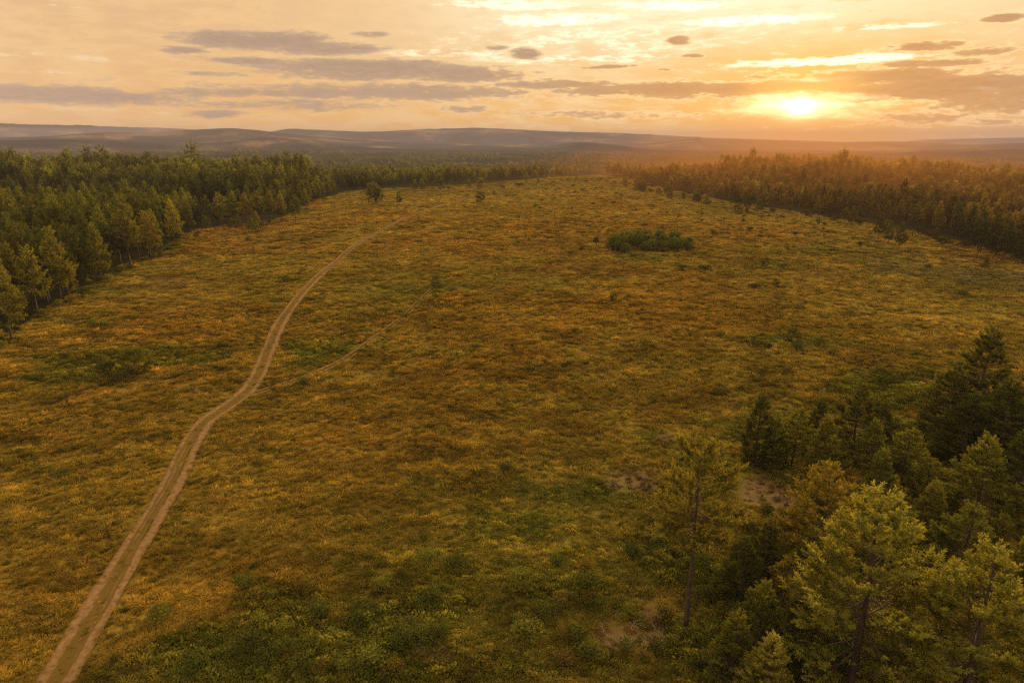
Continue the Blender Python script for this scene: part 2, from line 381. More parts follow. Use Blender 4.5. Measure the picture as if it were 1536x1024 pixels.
# ------------------------------------------------------------------ hills
def build_hills():
    m, nt, nd, L = mat('wooded_hills')
    out = N(nt, 'ShaderNodeOutputMaterial'); b = N(nt, 'ShaderNodeBsdfDiffuse', i={'Roughness': 1.})
    geo = N(nt, 'ShaderNodeNewGeometry')
    n1 = N(nt, 'ShaderNodeTexNoise', i={'Scale': .0016, 'Detail': 7, 'Roughness': .6}); n2 = N(nt, 'ShaderNodeTexNoise', i={'Scale': .03, 'Detail': 5, 'Roughness': .7})
    L.new(geo.outputs['Position'], n1.inputs['Vector']); L.new(geo.outputs['Position'], n2.inputs['Vector'])
    r = N(nt, 'ShaderNodeValToRGB'); L.new(n1.outputs[0], r.inputs[0])
    e = r.color_ramp.elements; e[0].position = .42; e[0].color = (.026, .030, .014, 1); e[1].position = .54; e[1].color = (.075, .062, .030, 1)
    k = e.new(.62); k.color = (.26, .17, .085, 1)
    r2 = N(nt, 'ShaderNodeMapRange', i={1: .3, 2: .7, 3: .5, 4: 1.4}); L.new(n2.outputs[0], r2.inputs[0])
    sc = N(nt, 'ShaderNodeVectorMath', operation='SCALE'); L.new(r.outputs[0], sc.inputs[0]); L.new(r2.outputs[0], sc.inputs['Scale'])
    bp = N(nt, 'ShaderNodeBump', i={'Strength': 1., 'Distance': 9.}); L.new(n2.outputs[0], bp.inputs['Height'])
    L.new(sc.outputs[0], b.inputs['Color']); L.new(bp.outputs[0], b.inputs['Normal']); L.new(b.outputs[0], out.inputs[0])
    ridges = [(12500, 1500, [(-300, 181), (0, 185), (60, 187), (120, 188), (200, 191), (265, 193), (330, 197), (430, 201), (560, 205), (700, 215), (1200, 218), (1330, 216), (1370, 211), (1400, 209), (1470, 208), (1536, 206), (1800, 205)]),
              (8200, 1300, [(-300, 215), (150, 210), (250, 199), (300, 195), (350, 194), (400, 199), (432, 193), (480, 195), (560, 198), (620, 195), (660, 193), (720, 192), (765, 194), (830, 197), (900, 199), (960, 201), (1030, 205), (1100, 208), (1200, 211), (1260, 213), (1340, 212), (1420, 216), (1500, 219), (1800, 222)]),
              (6000, 900, [(-300, 204), (0, 207), (80, 204), (150, 199), (230, 199), (290, 195), (340, 192), (380, 195), (450, 203), (520, 209), (600, 214), (700, 216), (800, 220), (930, 219), (990, 213), (1045, 207), (1100, 208), (1160, 211), (1250, 216), (1320, 214), (1400, 219), (1450, 219), (1500, 216), (1560, 214), (1800, 212)]),
              (4300, 600, [(-300, 206), (0, 211), (90, 209), (180, 212), (280, 214), (350, 211), (400, 206), (440, 209), (500, 217), (580, 223), (640, 226), (750, 228), (800, 225), (840, 217), (880, 213), (920, 217), (975, 225), (1100, 227), (1350, 229), (1420, 225), (1500, 222), (1600, 222), (1800, 224)])]
    for d, wd, prof in ridges:
        px = np.linspace(-290, 1790, 420); py = np.interp(px, [p[0] for p in prof], [p[1] for p in prof])
        k = np.ones(9)/9; pys = np.convolve(np.pad(py, 4, 'edge'), k, 'valid'); py = .5*py+.5*pys
        az = np.arctan((px-768)/F/(ct+.3*st))
        q = np.linspace(-2.0, 2.0, 33)
        V = []
        for qi in q:
            rr = (d+qi*wd); x = rr*np.sin(az); y = rr*np.cos(az)
            top = ztop(d*np.cos(az), py)
            g = math.exp(-(qi*1.25)**2)
            lump = (fbm(x, y, wd*.9, int(d) % 97, 4)-.5)*.55*(abs(qi)*1.6 if abs(qi) < .5 else .8)
            z = -60+(top+60)*np.clip(g*(1+lump), 0, 1)
            z += (fbm(x, y, 120, 5, 3)-.5)*d*.0016*g
            V.append(np.column_stack([x, y, z]))
        n = len(px); i = np.arange(len(q)-1)[:, None]*n+np.arange(n-1)[None]
        mb = MB(); mb.add(np.concatenate(V), np.stack([i+n, i+n+1, i+1, i], -1).reshape(-1, 4))
        tag(link('hills', mb.mesh('hills', [m], True)), kind='structure')

# ------------------------------------------------------------------ track ribbons
def build_track():
    m, nt, nd, L = mat('dusty_track')
    out = N(nt, 'ShaderNodeOutputMaterial'); b = N(nt, 'ShaderNodeBsdfDiffuse', i={'Roughness': .9})
    geo = N(nt, 'ShaderNodeNewGeometry'); n1 = N(nt, 'ShaderNodeTexNoise', i={'Scale': 2.2, 'Detail': 7, 'Roughness': .7})
    L.new(geo.outputs['Position'], n1.inputs['Vector'])
    r = N(nt, 'ShaderNodeValToRGB'); L.new(n1.outputs[0], r.inputs[0])
    e = r.color_ramp.elements; e[0].position = .3; e[0].color = (.15, .085, .035, 1); e[1].position = .70; e[1].color = (.35, .215, .095, 1)
    sh = N(nt, 'ShaderNodeAttribute', attribute_name='shade'); mr = N(nt, 'ShaderNodeMapRange', i={3: .55, 4: 1.15}); L.new(sh.outputs['Fac'], mr.inputs[0])
    sc = N(nt, 'ShaderNodeVectorMath', operation='SCALE'); L.new(r.outputs[0], sc.inputs[0]); L.new(mr.outputs[0], sc.inputs['Scale'])
    bp = N(nt, 'ShaderNodeBump', i={'Strength': .7, 'Distance': .08}); L.new(n1.outputs[0], bp.inputs['Height'])
    n2 = N(nt, 'ShaderNodeTexNoise', i={'Scale': 1.1, 'Detail': 6, 'Roughness': .7}); L.new(geo.outputs['Position'], n2.inputs['Vector'])
    ed = N(nt, 'ShaderNodeMath', operation='MULTIPLY_ADD', i={1: 2.6, 2: -1.3}); L.new(n2.outputs[0], ed.inputs[0])
    es = N(nt, 'ShaderNodeMath', operation='ADD'); L.new(ed.outputs[0], es.inputs[0]); L.new(sh.outputs['Fac'], es.inputs[1])
    em = N(nt, 'ShaderNodeMapRange', i={1: .30, 2: .62}); L.new(es.outputs[0], em.inputs[0])
    mx = N(nt, 'ShaderNodeMix', data_type='RGBA'); mx.inputs[6].default_value = (.165, .105, .024, 1); L.new(em.outputs[0], mx.inputs[0]); L.new(sc.outputs[0], mx.inputs[7])
    L.new(mx.outputs[2], b.inputs['Color']); L.new(bp.outputs[0], b.inputs['Normal']); L.new(b.outputs[0], out.inputs[0])
    def ribbons(name, path, offs, half, fade):
        p = path; d = norm(np.gradient(p, axis=0)); nrm = np.column_stack([d[:, 1], -d[:, 0]])
        s = np.arange(len(p))*.8
        mb = MB()
        for oi, o in enumerate(offs):
            wob = (vnoise(s, s*0, 14, 61+oi)-.5)*.35
            hl = half*(.62+.75*fbm(s, s*0, 3.1, 63+oi, 3))*np.interp(s/s[-1], [0, fade, 1], [1, 1, .35]); hr = half*(.62+.75*fbm(s, s*0, 2.7, 67+oi, 3))*np.interp(s/s[-1], [0, fade, 1], [1, 1, .35])
            row = []
            for c, zz in ((-1, .012), (-.6, -.005), (0, -.03), (.6, -.005), (1, .012)):
                off = o+wob+np.where(c < 0, hl*c, hr*c)
                xy = p+nrm*off[:, None]
                row.append(np.column_stack([xy, ground(xy[:, 0], xy[:, 1])+zz+.03+.004*oi]))
            V = np.stack(row, 1).reshape(-1, 3); n = 5
            i = np.arange(len(p)-1)[:, None]*n+np.arange(n-1)[None]
            mb.add(V, np.stack([i, i+1, i+n+1, i+n], -1).reshape(-1, 4)[:, ::-1], np.tile(np.array([.25, .75, 1., .75, .25])*(.30 if oi == 2 else 1), len(p)))
        me = mb.mesh(name, [m], True)
        tag(link(name, me), kind='structure')
    ribbons('dirt_track', TRACK, (-.76, .76, 0.), .50, .6)
    ribbons('side_track', SPUR, (-.42, .46), .25, .3)

# ------------------------------------------------------------------ instanced stuff
def scatter(name, protos, pts, pid, rot, scl, tint, mats, label, cat):
    """one object: prototype plants stored in the mesh, copied onto its loose points by geometry nodes"""
    mb = MB(); pids = []
    mat_idx = []
    for k, (parts) in enumerate(protos):
        for mbx, mi in parts:
            nv = 0
            vv = np.concatenate(mbx.v); aa = np.concatenate(mbx.a)
            for j, f in enumerate(mbx.f):
                mat_idx += [mi]*len(f)
            base = mb.n
            mb.v.append(vv); mb.a.append(aa)
            for f in mbx.f: mb.f.append(f+base)
            mb.n += len(vv); pids += [100+k]*len(vv)
    mb.v.append(pts); mb.a.append(np.zeros(len(pts))); pids += list(pid)
    nproto = mb.n
    me = mb.mesh(name, mats)
    me.polygons.foreach_set('material_index', np.array(mat_idx, np.int32))
    tot = nproto+len(pts)
    def attr(nm, typ, val, field):
        a = me.attributes.new(nm, typ, 'POINT'); a.data.foreach_set(field, val.ravel())
    attr('pid', 'INT', np.array(pids, np.int32), 'value')
    def pad(v, w): 
        z = np.zeros((tot, w), np.float32); z[nproto:] = v; return z
    attr('rot', 'FLOAT_VECTOR', pad(rot, 3), 'vector'); attr('scl', 'FLOAT_VECTOR', pad(scl, 3), 'vector')
    attr('tint', 'FLOAT_COLOR', pad(np.column_stack([tint, np.ones(len(tint))]), 4), 'color')
    o = link(name, me); tag(o, label, cat, kind='stuff')
    g = bpy.data.node_groups.new(name+'_scatter', 'GeometryNodeTree')
    g.interface.new_socket('Geometry', in_out='INPUT', socket_type='NodeSocketGeometry'); g.interface.new_socket('Geometry', in_out='OUTPUT', socket_type='NodeSocketGeometry')
    gi = g.nodes.new('NodeGroupInput'); go = g.nodes.new('NodeGroupOutput'); J = g.nodes.new('GeometryNodeJoinGeometry')
    def named(nm, t):
        n = g.nodes.new('GeometryNodeInputNamedAttribute'); n.data_type = t; n.inputs['Name'].default_value = nm
        return [s for s in n.outputs if s.enabled and s.name == 'Attribute'][0]
    ap = named('pid', 'INT'); ar = named('rot', 'FLOAT_VECTOR'); as_ = named('scl', 'FLOAT_VECTOR')
    def sep(val):
        c = g.nodes.new('FunctionNodeCompare'); c.data_type = 'INT'; c.operation = 'EQUAL'
        ins = [s for s in c.inputs if s.enabled]; g.links.new(ap, ins[0]); ins[1].default_value = val
        s = g.nodes.new('GeometryNodeSeparateGeometry'); s.domain = 'POINT'
        g.links.new(gi.outputs[0], s.inputs['Geometry']); g.links.new(c.outputs[0], s.inputs['Selection'])
        return s.outputs['Selection']
    for k in range(len(protos)):
        ip = g.nodes.new('GeometryNodeInstanceOnPoints')
        g.links.new(sep(k), ip.inputs['Points']); g.links.new(sep(100+k), ip.inputs['Instance'])
        g.links.new(ar, ip.inputs['Rotation']); g.links.new(as_, ip.inputs['Scale'])
        g.links.new(ip.outputs[0], J.inputs[0])
    g.links.new(J.outputs[0], go.inputs[0])
    md = o.modifiers.new('scatter', 'NODES'); md.node_group = g
    return o

def build_cover():
    # tussocks and heather: density falls with distance, size grows a little
    X = []; Y = []; SZ = []
    for d0, d1, den, s in ((30, 62, 9.5, .72), (62, 95, 6.5, .82), (95, 150, 3.2, 1.05), (150, 230, 1.3, 1.5), (230, 380, .42, 2.2), (380, 620, .14, 3.0)):
        a0 = R(50 if d1 < 100 else 43); area = a0*(d1*d1-d0*d0); n = int(area*den)
        r_ = np.sqrt(rng.uniform(d0*d0, d1*d1, n)); a_ = rng.uniform(-a0, a0, n)
        X.append(r_*np.sin(a_)); Y.append(r_*np.cos(a_)); SZ.append(np.full(n, s))
    x = np.concatenate(X); y = np.concatenate(Y); sz = np.concatenate(SZ)
    fm = forest_mask(x, y); d = np.hypot(x, y)
    keep = (fm < .5) | ((d < 160) & (rng.random(len(x)) < .3))
    x, y, sz = x[keep], y[keep], sz[keep]
    c, W = cover(x, y); d = np.hypot(x, y)
    dt = dist_path(x, y, TRACK); ds = dist_path(x, y, SPUR)
    rd = np.abs(dt-.78); keep = ((rd > .40+.22*sz*(dt > 1)+.10*rng.normal(0, 1, len(x))) | ((rng.random(len(x)) < .32) & (rd > .10))) & ((np.abs(ds-.47) > .40) | (rng.random(len(x)) < .62)) & (rng.random(len(x)) > W['b']*.38)
    n5 = fbm(x, y, 7, 81, 2)
    keep &= rng.random(len(x)) < (.55+.9*sstep(.35, .6, n5))*(1-.35*W['G'])
    x, y, sz, c, d, dt = x[keep], y[keep], sz[keep], c[keep], d[keep], dt[keep]
    wg = np.maximum(W['g'], W['G'])[keep]; wG = W['G'][keep]; wb = W['b'][keep]
    n = len(x)
    z = ground(x, y)-.05+hummock(x, y)*sstep(1.6, 4, np.minimum(dt, ds[keep]))
    u = rng.random(n)
    leafy = u < .10+.30*wg+.55*wG
    pid = np.where(leafy, 3+rng.integers(0, 3, n), rng.integers(0, 3, n))
    s = sz*np.clip(rng.lognormal(-.02, .28, n), .5, 1.6)*(1+np.where(leafy, .6, .2)*wG+.3*wg*leafy)*np.where((dt < 1.3) | (ds[keep] < .9), .40, np.where(dt < 2.2, .75, 1))*(1-.3*wb)
    hs = s*rng.uniform(.7, 1.25, n)*np.where(d > 150, .55, 1)*np.where(d > 300, .7, 1)
    scl = np.column_stack([s*1.25, s, hs])
    rot = np.column_stack([rng.normal(0, .12, n), rng.normal(0, .12, n), rng.normal(0, .5, n)+rng.integers(0, 2, n)*math.pi])
    t = c*rng.lognormal(-.02, .16, (n, 1))
    lg = leafy & (wg < .4); t[lg] = t[lg]*.45+np.array((.085, .078, .016))
    mixg = rng.random(n) < .16
    t[mixg] = t[mixg]*.45+np.array((.12, .115, .02))*.55
    dk = rng.random(n) < .08+.45*sstep(.50, .36, fbm(x, y*1.8, 3.2, 95, 2)); t[dk] = t[dk]*np.array((.55, .60, .6)); hs[dk] *= 1.1
    scl[:, 2] = hs
    hi = (rng.random(n) < .04) & ~leafy & ~dk
    t[hi] = t[hi]*.6+np.array((.15, .11, .028))
    P = [[(tuft(1, .75, .42, 46, .05, .45), 0)], [(tuft(2, .95, .34, 54, .05, .5), 0)], [(tuft(3, .6, .48, 36, .045, .35), 0)],
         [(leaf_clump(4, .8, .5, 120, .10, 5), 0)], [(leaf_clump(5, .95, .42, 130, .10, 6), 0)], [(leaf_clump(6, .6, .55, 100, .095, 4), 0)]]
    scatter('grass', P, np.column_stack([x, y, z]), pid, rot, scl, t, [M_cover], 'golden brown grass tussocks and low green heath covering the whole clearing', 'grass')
    print('cover', n)

# ------------------------------------------------------------------ trees
HERO = {}
def tree_proto(key, *a, **k):
    tr, cr = pine(*a, **k)
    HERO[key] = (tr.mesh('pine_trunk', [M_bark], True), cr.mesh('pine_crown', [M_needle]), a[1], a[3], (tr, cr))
#                 seed H   cb   rad  nlen nwid needles step perm
for k, (sd, h, cb, rad, ex, wh) in enumerate([(101, 12, .18, 3.2, 1.05, .50), (102, 12, .12, 2.7, 1.0, .48), (103, 12, .22, 3.4, 1.0, .52), (104, 12, .08, 2.5, 1.1, .45), (105, 12, .26, 3.0, .85, .55)]):
    tree_proto('near%d' % k, sd, h, cb, rad, .165, .044, 26, 0, 11, whorl=wh*.9, expo=ex)
tree_proto('lone', 111, 14.4, .53, 3.2, .165, .044, 26, 0, 11.5, whorl=.44, expo=.55, asym=.2)
for k, (sd, h, cb, rad, ex) in enumerate([(201, 12, .20, 2.6, 1.25), (202, 12, .15, 2.3, 1.15), (203, 12, .28, 2.7, 1.2), (204, 12, .18, 2.4, 1.4), (205, 12, .36, 2.7, .95)]):
    tree_proto('mid%d' % k, sd, h, cb, rad, .36, .11, 10, 0, 5.5, limb_k=3, whorl=.56, expo=ex)
tree_proto('round0', 211, 8, .16, 3.0, .42, .15, 8, 0, 4.5, limb_k=3, whorl=.55, expo=.45, asym=.3)
tree_proto('sap0', 221, 2.6, .05, .85, .20, .06, 10, 0, 9, limb_k=3, whorl=.28, expo=.8)
tree_proto('sap1', 222, 2.6, .05, 1.1, .20, .06, 10, 0, 9, limb_k=3, whorl=.30, expo=.6)
NEAR = ['near%d' % k for k in range(5)]; MID = ['mid%d' % k for k in range(5)]
ncount = {}
def plant_tree(key, x, y, h, label, group=None, tint=(.085, .088, .018), wide=1.0, rz=None, cat='tree', name='pine_tree', lean=0):
    trm, crm, ph, pr, _ = HERO[key]
    s = h/ph
    root = bpy.data.objects.new(name, None); C.objects.link(root)
    root.empty_display_size = .5
    root.location = (x, y, float(ground(x, y))); root.scale = (s*wide, s*wide, s)
    root.rotation_euler = (lean*random.uniform(-1, 1), lean*random.uniform(-1, 1), random.uniform(0, 6.28) if rz is None else rz)
    tag(root, label, cat, group)
    t = link('trunk', trm, root); c = link('crown', crm, root)
    j = random.uniform(.85, 1.18); hshift = random.uniform(-.06, .10)
    c.color = (tint[0]*j*(1+hshift), tint[1]*j, tint[2]*j, 1)
    ncount[name] = ncount.get(name, 0)+1
    return root
def plant_px(key, bx, by, ty, label, **k):
    x, y, z = at(bx, by); h = max(1.0, ztop(y, ty)-z)
    return plant_tree(key, x, y, h, label, **k)

GREEN = (.120, .122, .024); GOLD = (.185, .150, .027); DARK = (.075, .082, .019); BRIGHT = (.190, .175, .032); AMBER = (.112, .100, .023)
TAKEN = []
def note(bx, by): x, y, z = at(bx, by); TAKEN.append((x, y))

def build_trees():
    fg = [
     ('lone', 1028, 945, 668, 'tall lone pine with long bare trunk and high spreading crown in the lower right foreground', (.160, .145, .028), 1.0),
     ('near3', 1130, 700, 588, 'slender dark pine at the left end of the small back row in the foreground grove', DARK, .95),
     ('near1', 1155, 706, 615, 'thin short pine second from the left in the small back row of the foreground grove', GREEN, .85),
     ('near4', 1187, 702, 612, 'thin yellow-green pine third from the left in the back row of the foreground grove', GREEN, .9),
     ('near3', 1226, 668, 596, 'small dark pine half hidden behind the middle of the foreground grove', DARK, 1.1),
     ('near0', 1276, 690, 578, 'broad dark conical pine standing tallest in the middle of the grove back row', DARK, 1.1),
     ('near1', 1318, 662, 604, 'small dark sapling-sized pine right of the broad dark conical pine', DARK, 1.2),
     ('near3', 1228, 735, 622, 'olive pine directly in front of the small dark half hidden pine', GREEN, 1.0),
     ('near2', 1302, 728, 632, 'olive pine with a curled tip in front of the broad dark conical pine', GREEN, .85),
     ('near4', 1350, 730, 642, 'open crowned olive pine in the middle of the grove right of the curled-tip pine', GREEN, 1.15),
     ('near1', 1308, 778, 674, 'narrow pine in the centre of the grove behind the biggest foreground pine', GREEN, .9),
     ('near0', 1385, 758, 688, 'short leafy pine between the grove centre and the right-hand cluster', GREEN, 1.1),
     ('near3', 1386, 830, 722, 'pointed olive pine directly behind the right shoulder of the biggest foreground pine', GREEN, 1.1),
     ('near3', 1458, 640, 488, 'tallest dark pine at the top of the right-hand cluster against the brown heath', DARK, 1.0),
     ('near1', 1412, 658, 540, 'dark pine with visible trunk at the left edge of the right-hand cluster', DARK, .9),
     ('near1', 1440, 700, 590, 'dim green pine in front of the tallest dark pine of the right-hand cluster', DARK, 1.1),
     ('near3', 1494, 700, 566, 'shadowed pine right of the tallest dark pine in the right-hand cluster', DARK, 1.0),
     ('near3', 1532, 690, 548, 'dark pine cut by the right edge of the picture in the right-hand cluster', DARK, 1.0),
     ('near2', 1456, 800, 655, 'rounded olive pine standing apart in front of the right-hand dark cluster', GREEN, .95),
     ('near1', 1520, 770, 640, 'deeply shadowed pine behind the rounded olive pine at the right edge', DARK, 1.0),
     ('near0', 1536, 850, 708, 'olive pine cut off by the right edge below the shadowed cluster', GREEN, 1.0),
     ('near4', 1222, 880, 702, 'golden sunlit pine with an open crown behind the biggest foreground pine', GOLD, 1.05),
     ('near1', 1110, 905, 806, 'small dark narrow pine just right of the lone pine trunk', DARK, 1.1),
     ('near3', 1142, 878, 776, 'thin dark green pine between the lone pine and the golden pine', DARK, 1.1),
     ('near2', 1272, 1050, 734, 'biggest yellow-green pine filling the lower right foreground with its trunk showing below', BRIGHT, 1.05),
     ('near0', 1432, 900, 758, 'olive pine right of and behind the biggest foreground pine', GREEN, 1.2),
     ('near0', 1432, 1110, 822, 'second biggest bright pine at the lower right corner with a broad golden crown', BRIGHT, 1.05),
     ('near3', 1092, 1050, 918, 'narrow young green pine at the bottom edge below the lone pine', GREEN, 1.15),
     ('near1', 1142, 1095, 955, 'yellow-tipped young pine cut by the bottom edge left of the biggest pine', BRIGHT, 1.1),
     ('near3', 1360, 1120, 976, 'young pine at the bottom edge between the two biggest pines', BRIGHT, 1.1),
     ('near1', 1512, 960, 798, 'pine at the right edge behind the second biggest bright pine', GREEN, 1.0),
     ('near4', 1165, 960, 838, 'dull amber pine behind the yellow-tipped young pine', AMBER, 1.0),
     ('near0', 1345, 880, 770, 'small olive pine tucked close behind the top of the biggest pine', GREEN, .9),
     ('near2', 1240, 780, 716, 'low bushy pine on the left flank of the grove centre', DARK, 1.0),
     ('near3', 1195, 800, 742, 'short dark pine at the left of the golden sunlit pine', DARK, 1.1),
    ]
    fg += [
     ('near1', 1132, 1005, 872, 'green pine rising between the two young pines at the bottom edge', GREEN, 1.0),
     ('near3', 1186, 1030, 884, 'dark pine against the left flank of the biggest pine near the bottom edge', DARK, 1.1),
     ('near1', 1202, 905, 792, 'green pine wedged between the golden pine and the biggest pine', GREEN, 1.0),
     ('near3', 1258, 815, 738, 'small green pine directly behind the golden sunlit pine', GREEN, 1.1),
     ('near0', 1335, 800, 722, 'olive pine behind the very tip of the biggest pine', GREEN, 1.0),
     ('near1', 1405, 975, 842, 'yellow-green pine filling the notch between the two biggest pines', BRIGHT, 1.0),
     ('near3', 1482, 885, 772, 'olive pine behind the tip of the second biggest pine', GREEN, 1.1),
     ('near0', 1532, 1050, 888, 'bright pine in the bottom right corner beside the second biggest pine', BRIGHT, 1.0),
     ('near3', 1345, 712, 662, 'small dark pine in the grove back row right of the curled-tip pine', DARK, 1.1),
     ('near1', 1424, 790, 722, 'green pine left of the rounded olive pine', GREEN, 1.0),
     ('near3', 1170, 690, 628, 'short thin pine filling the gap between the slender back row pines', GREEN, 1.0),
     ('near1', 1252, 700, 640, 'olive pine at the left foot of the broad dark conical pine', GREEN, 1.0)]
    for key, bx, by, ty, lab, tint, w in fg:
        plant_px(key, bx, by, ty, lab, group='foreground pine grove', tint=tint, wide=w*(1.0 if key == 'lone' else 1.34 if 'biggest' in lab[:14] else 1.62 if ('right-hand cluster' in lab or 'shadowed' in lab) else 1.3), lean=.02); note(bx, by)
    le = [
     ('mid0', 18, 510, 392, 'nearest pine of the left forest edge with twin dark trunks beside the frame edge', GREEN),
     ('mid2', 57, 472, 372, 'second nearest pine of the left forest edge with long pale bare trunk', GREEN),
     ('mid0', 93, 455, 346, 'tall layered pine with leaning trunk beside dark bushes at the left forest edge', GREEN),
     ('mid1', 114, 430, 338, 'dark trunked pine behind the layered leaning pine at the left forest edge', DARK),
     ('mid3', 152, 421, 336, 'broad green pine at the corner where the left forest edge meets pale ground', GREEN),
     ('mid2', 181, 394, 325, 'dim pine with short visible trunk set back in the left forest edge', DARK),
     ('mid4', 196, 398, 316, 'amber tinged pine with straight dark trunk on the left forest edge', AMBER),
     ('mid2', 227, 390, 318, 'open crowned amber pine left of the bright yellow-green pine', AMBER),
     ('mid0', 262, 364, 302, 'bright yellow-green pine standing forward of the left forest edge', BRIGHT),
     ('mid3', 285, 348, 295, 'slim green pine right behind the bright yellow-green pine', GREEN),
     ('mid4', 332, 341, 290, 'round topped pine near the middle of the far left forest edge', GREEN),
     ('mid1', 353, 340, 288, 'narrow pine right of the round topped pine on the far left forest edge', GREEN),
     ('mid2', 371, 337, 291, 'thin trunked amber pine on the far left forest edge', AMBER),
     ('mid4', 390, 338, 288, 'pine with wide crown over a bare trunk at the far left forest edge', GREEN),
     ('mid2', 423, 333, 292, 'tall thin trunked pine just left of the detached dark pine', AMBER),
     ('mid4', 444, 336, 294, 'detached dark pine standing out on the grass at the tip of the left forest', DARK),
     ('mid1', 459, 314, 284, 'small amber pine behind the detached dark pine', AMBER),
     ('mid2', 407, 327, 286, 'hazy amber pine in the second row near the tip of the left forest', AMBER)]
    for key, bx, by, ty, lab, tint in le:
        plant_px(key, bx, by, ty, lab, group='pines along the left forest edge', tint=tint, wide=1.1); note(bx, by)
    fl = [
     ('round0', 559, 308, 278, 'dark wide round crowned tree standing on the far grass left of centre', DARK, 1.0),
     ('round0', 567, 308, 284, 'lower dark crown joined to the right of the wide round crowned tree', DARK, .9),
     ('mid0', 599, 308, 286, 'small dark upright pine right of the wide round crowned tree', DARK, 1.2),
     ('round0', 660, 287, 264, 'round tree on short trunk rightmost of the far meadow group', DARK, .8),
     ('mid1', 633, 286, 268, 'upright pale green tree in the middle of the far meadow group', GREEN, 1.5),
     ('mid0', 623, 287, 270, 'slim pale green tree leftmost of the far meadow group', GREEN, 1.4),
     ('round0', 721, 308, 289, 'squat dark round tree on the grass beside the faded track', DARK, 1.2),
     ('mid1', 701, 297, 289, 'tiny tree just left of the squat dark round tree', GREEN, 1.3),
     ('mid4', 469, 300, 276, 'small green pine between the left forest tip and the far grass', GREEN, 1.2)]
    for key, bx, by, ty, lab, tint, w in fl:
        plant_px(key, bx, by, ty, lab, tint=tint, wide=w, group='trees on the far grass'); note(bx, by)
    rt = [
     ('mid0', 1348, 373, 333, 'nearest of three small pines standing clear of the right forest, rightmost one', AMBER, 1.1),
     ('mid3', 1332, 365, 331, 'middle one of three small pines standing clear of the right forest', AMBER, 1.1),
     ('mid2', 1317, 360, 320, 'leftmost and tallest of three small pines standing clear of the right forest', AMBER, 1.0),
     ('mid4', 1368, 355, 307, 'tall pine on the right forest edge just behind the three small pines', AMBER, 1.0),
     ('mid0', 1277, 338, 310, 'rounded orange lit tree on the right forest edge under the sun', AMBER, 1.4),
     ('mid1', 1286, 334, 307, 'slim orange lit tree beside the rounded one on the right forest edge', AMBER, 1.2),
     ('mid1', 1430, 362, 305, 'tall dark pine at the left end of the shadowed right forest edge', DARK, 1.0),
     ('mid0', 1451, 368, 309, 'dark pine second from left along the shadowed right forest edge', DARK, 1.0),
     ('mid3', 1466, 374, 313, 'dark pine in the middle of the shadowed right forest edge', DARK, 1.1),
     ('mid0', 1487, 380, 321, 'broad brown-green pine near the end of the shadowed right forest edge', DARK, 1.1),
     ('mid3', 1505, 388, 328, 'rounded front pine at the end of the shadowed right forest edge', DARK, 1.1),
     ('mid1', 1534, 396, 336, 'darkest pine on the right forest edge at the picture edge', DARK, 1.1)]
    for key, bx, by, ty, lab, tint, w in rt:
        plant_px(key, bx, by, ty, lab, tint=tint, wide=w, group='pines along the right forest edge'); note(bx, by)
    for i in range(46):
        right = i % 3 != 0
        px_ = rng.uniform(930, 1530) if right else rng.uniform(300, 900)
        e_ = float(np.interp(px_, EX, EY)); py_ = e_+abs(rng.normal(0, 1))*(e_-207)*.075
        x, y, z = at(px_, py_)
        plant_tree(random.choice(MID+['round0']), x, y, float(rng.uniform(2.5, 7.5)), 'small amber stray pine scattered on grass before the right forest edge' if right else 'small green stray tree scattered on grass before the far forest edge', group='stray trees before the right forest' if right else 'stray trees before the far forest', tint=AMBER if right else GREEN, wide=random.uniform(1.1, 1.5)); TAKEN.append((x, y))
    used = ncount['pine_tree']
    # woods: jittered rows of trunks beyond the edge line
    X = []; Y = []
    for d0, d1, sp in ((60, 480, 4.8), (480, 900, 6.0), (900, 1700, 9.0), (1700, 3200, 14.0)):
        n = int(2*d1*math.tan(R(43))/sp); m = int(d1/sp)
        gx, gy = np.meshgrid((np.arange(n)-n/2)*sp, np.arange(m)*sp, indexing='ij')
        gx = gx.ravel()+rng.normal(0, sp*.26, gx.size); gy = gy.ravel()+rng.normal(0, sp*.26, gy.size)
        d = np.hypot(gx, gy); k = (d >= d0) & (d < d1) & (np.abs(gx) < gy*.88)
        X.append(gx[k]); Y.append(gy[k])
    x = np.concatenate(X); y = np.concatenate(Y)
    zz = ground(x, y); pxx, pyy, _ = proj(x, y, zz); rag = (fbm(x, y, 30, 93, 2)-.45)*np.clip((pyy-207)*.16, 0, 16)
    k = (pyy < np.interp(pxx, EX, EY)-.5-np.maximum(rag, 0)); x, y = x[k], y[k]
    T = np.array(TAKEN)
    dd = np.min(np.hypot(x[:, None]-T[None, :, 0], y[:, None]-T[None, :, 1]), 1)
    k = dd > 2.6; x, y = x[k], y[k]
    d = np.hypot(x, y)
    gap = fbm(x, y, 240, 77, 3); meadow = (d > 700) & (gap > .60)
    k = ~meadow & (rng.random(len(x)) > .06) & (fbm(x, y, 20, 79, 2) > .30+.0*x); x, y, d = x[k], y[k], d[k]
    z = ground(x, y); px, py, zc = proj(x, y, z)
    h = (11.6+5.0*(fbm(x, y, 50, 88, 2)-.5)*2)*rng.lognormal(-.02, .19, len(x))
    h = np.where((px > 1000) & (px < 1330) & (d < 420), h*.8, h)
    h = np.where((px > 470) & (px < 1080) & (d > 300), h*.66, h); h = np.where((px > 1300) & (d > 330), h*.78, np.where((px > 1080) & (px <= 1300) & (d > 420), h*.86, h)); h = np.where(d > 900, h*1.1, h)
    infr = (px > -40) & (px < 1580)
    order = np.argsort(np.where(infr, d, 1e9))
    ind = order[:300-used]; mask = np.ones(len(x), bool); mask[ind] = False
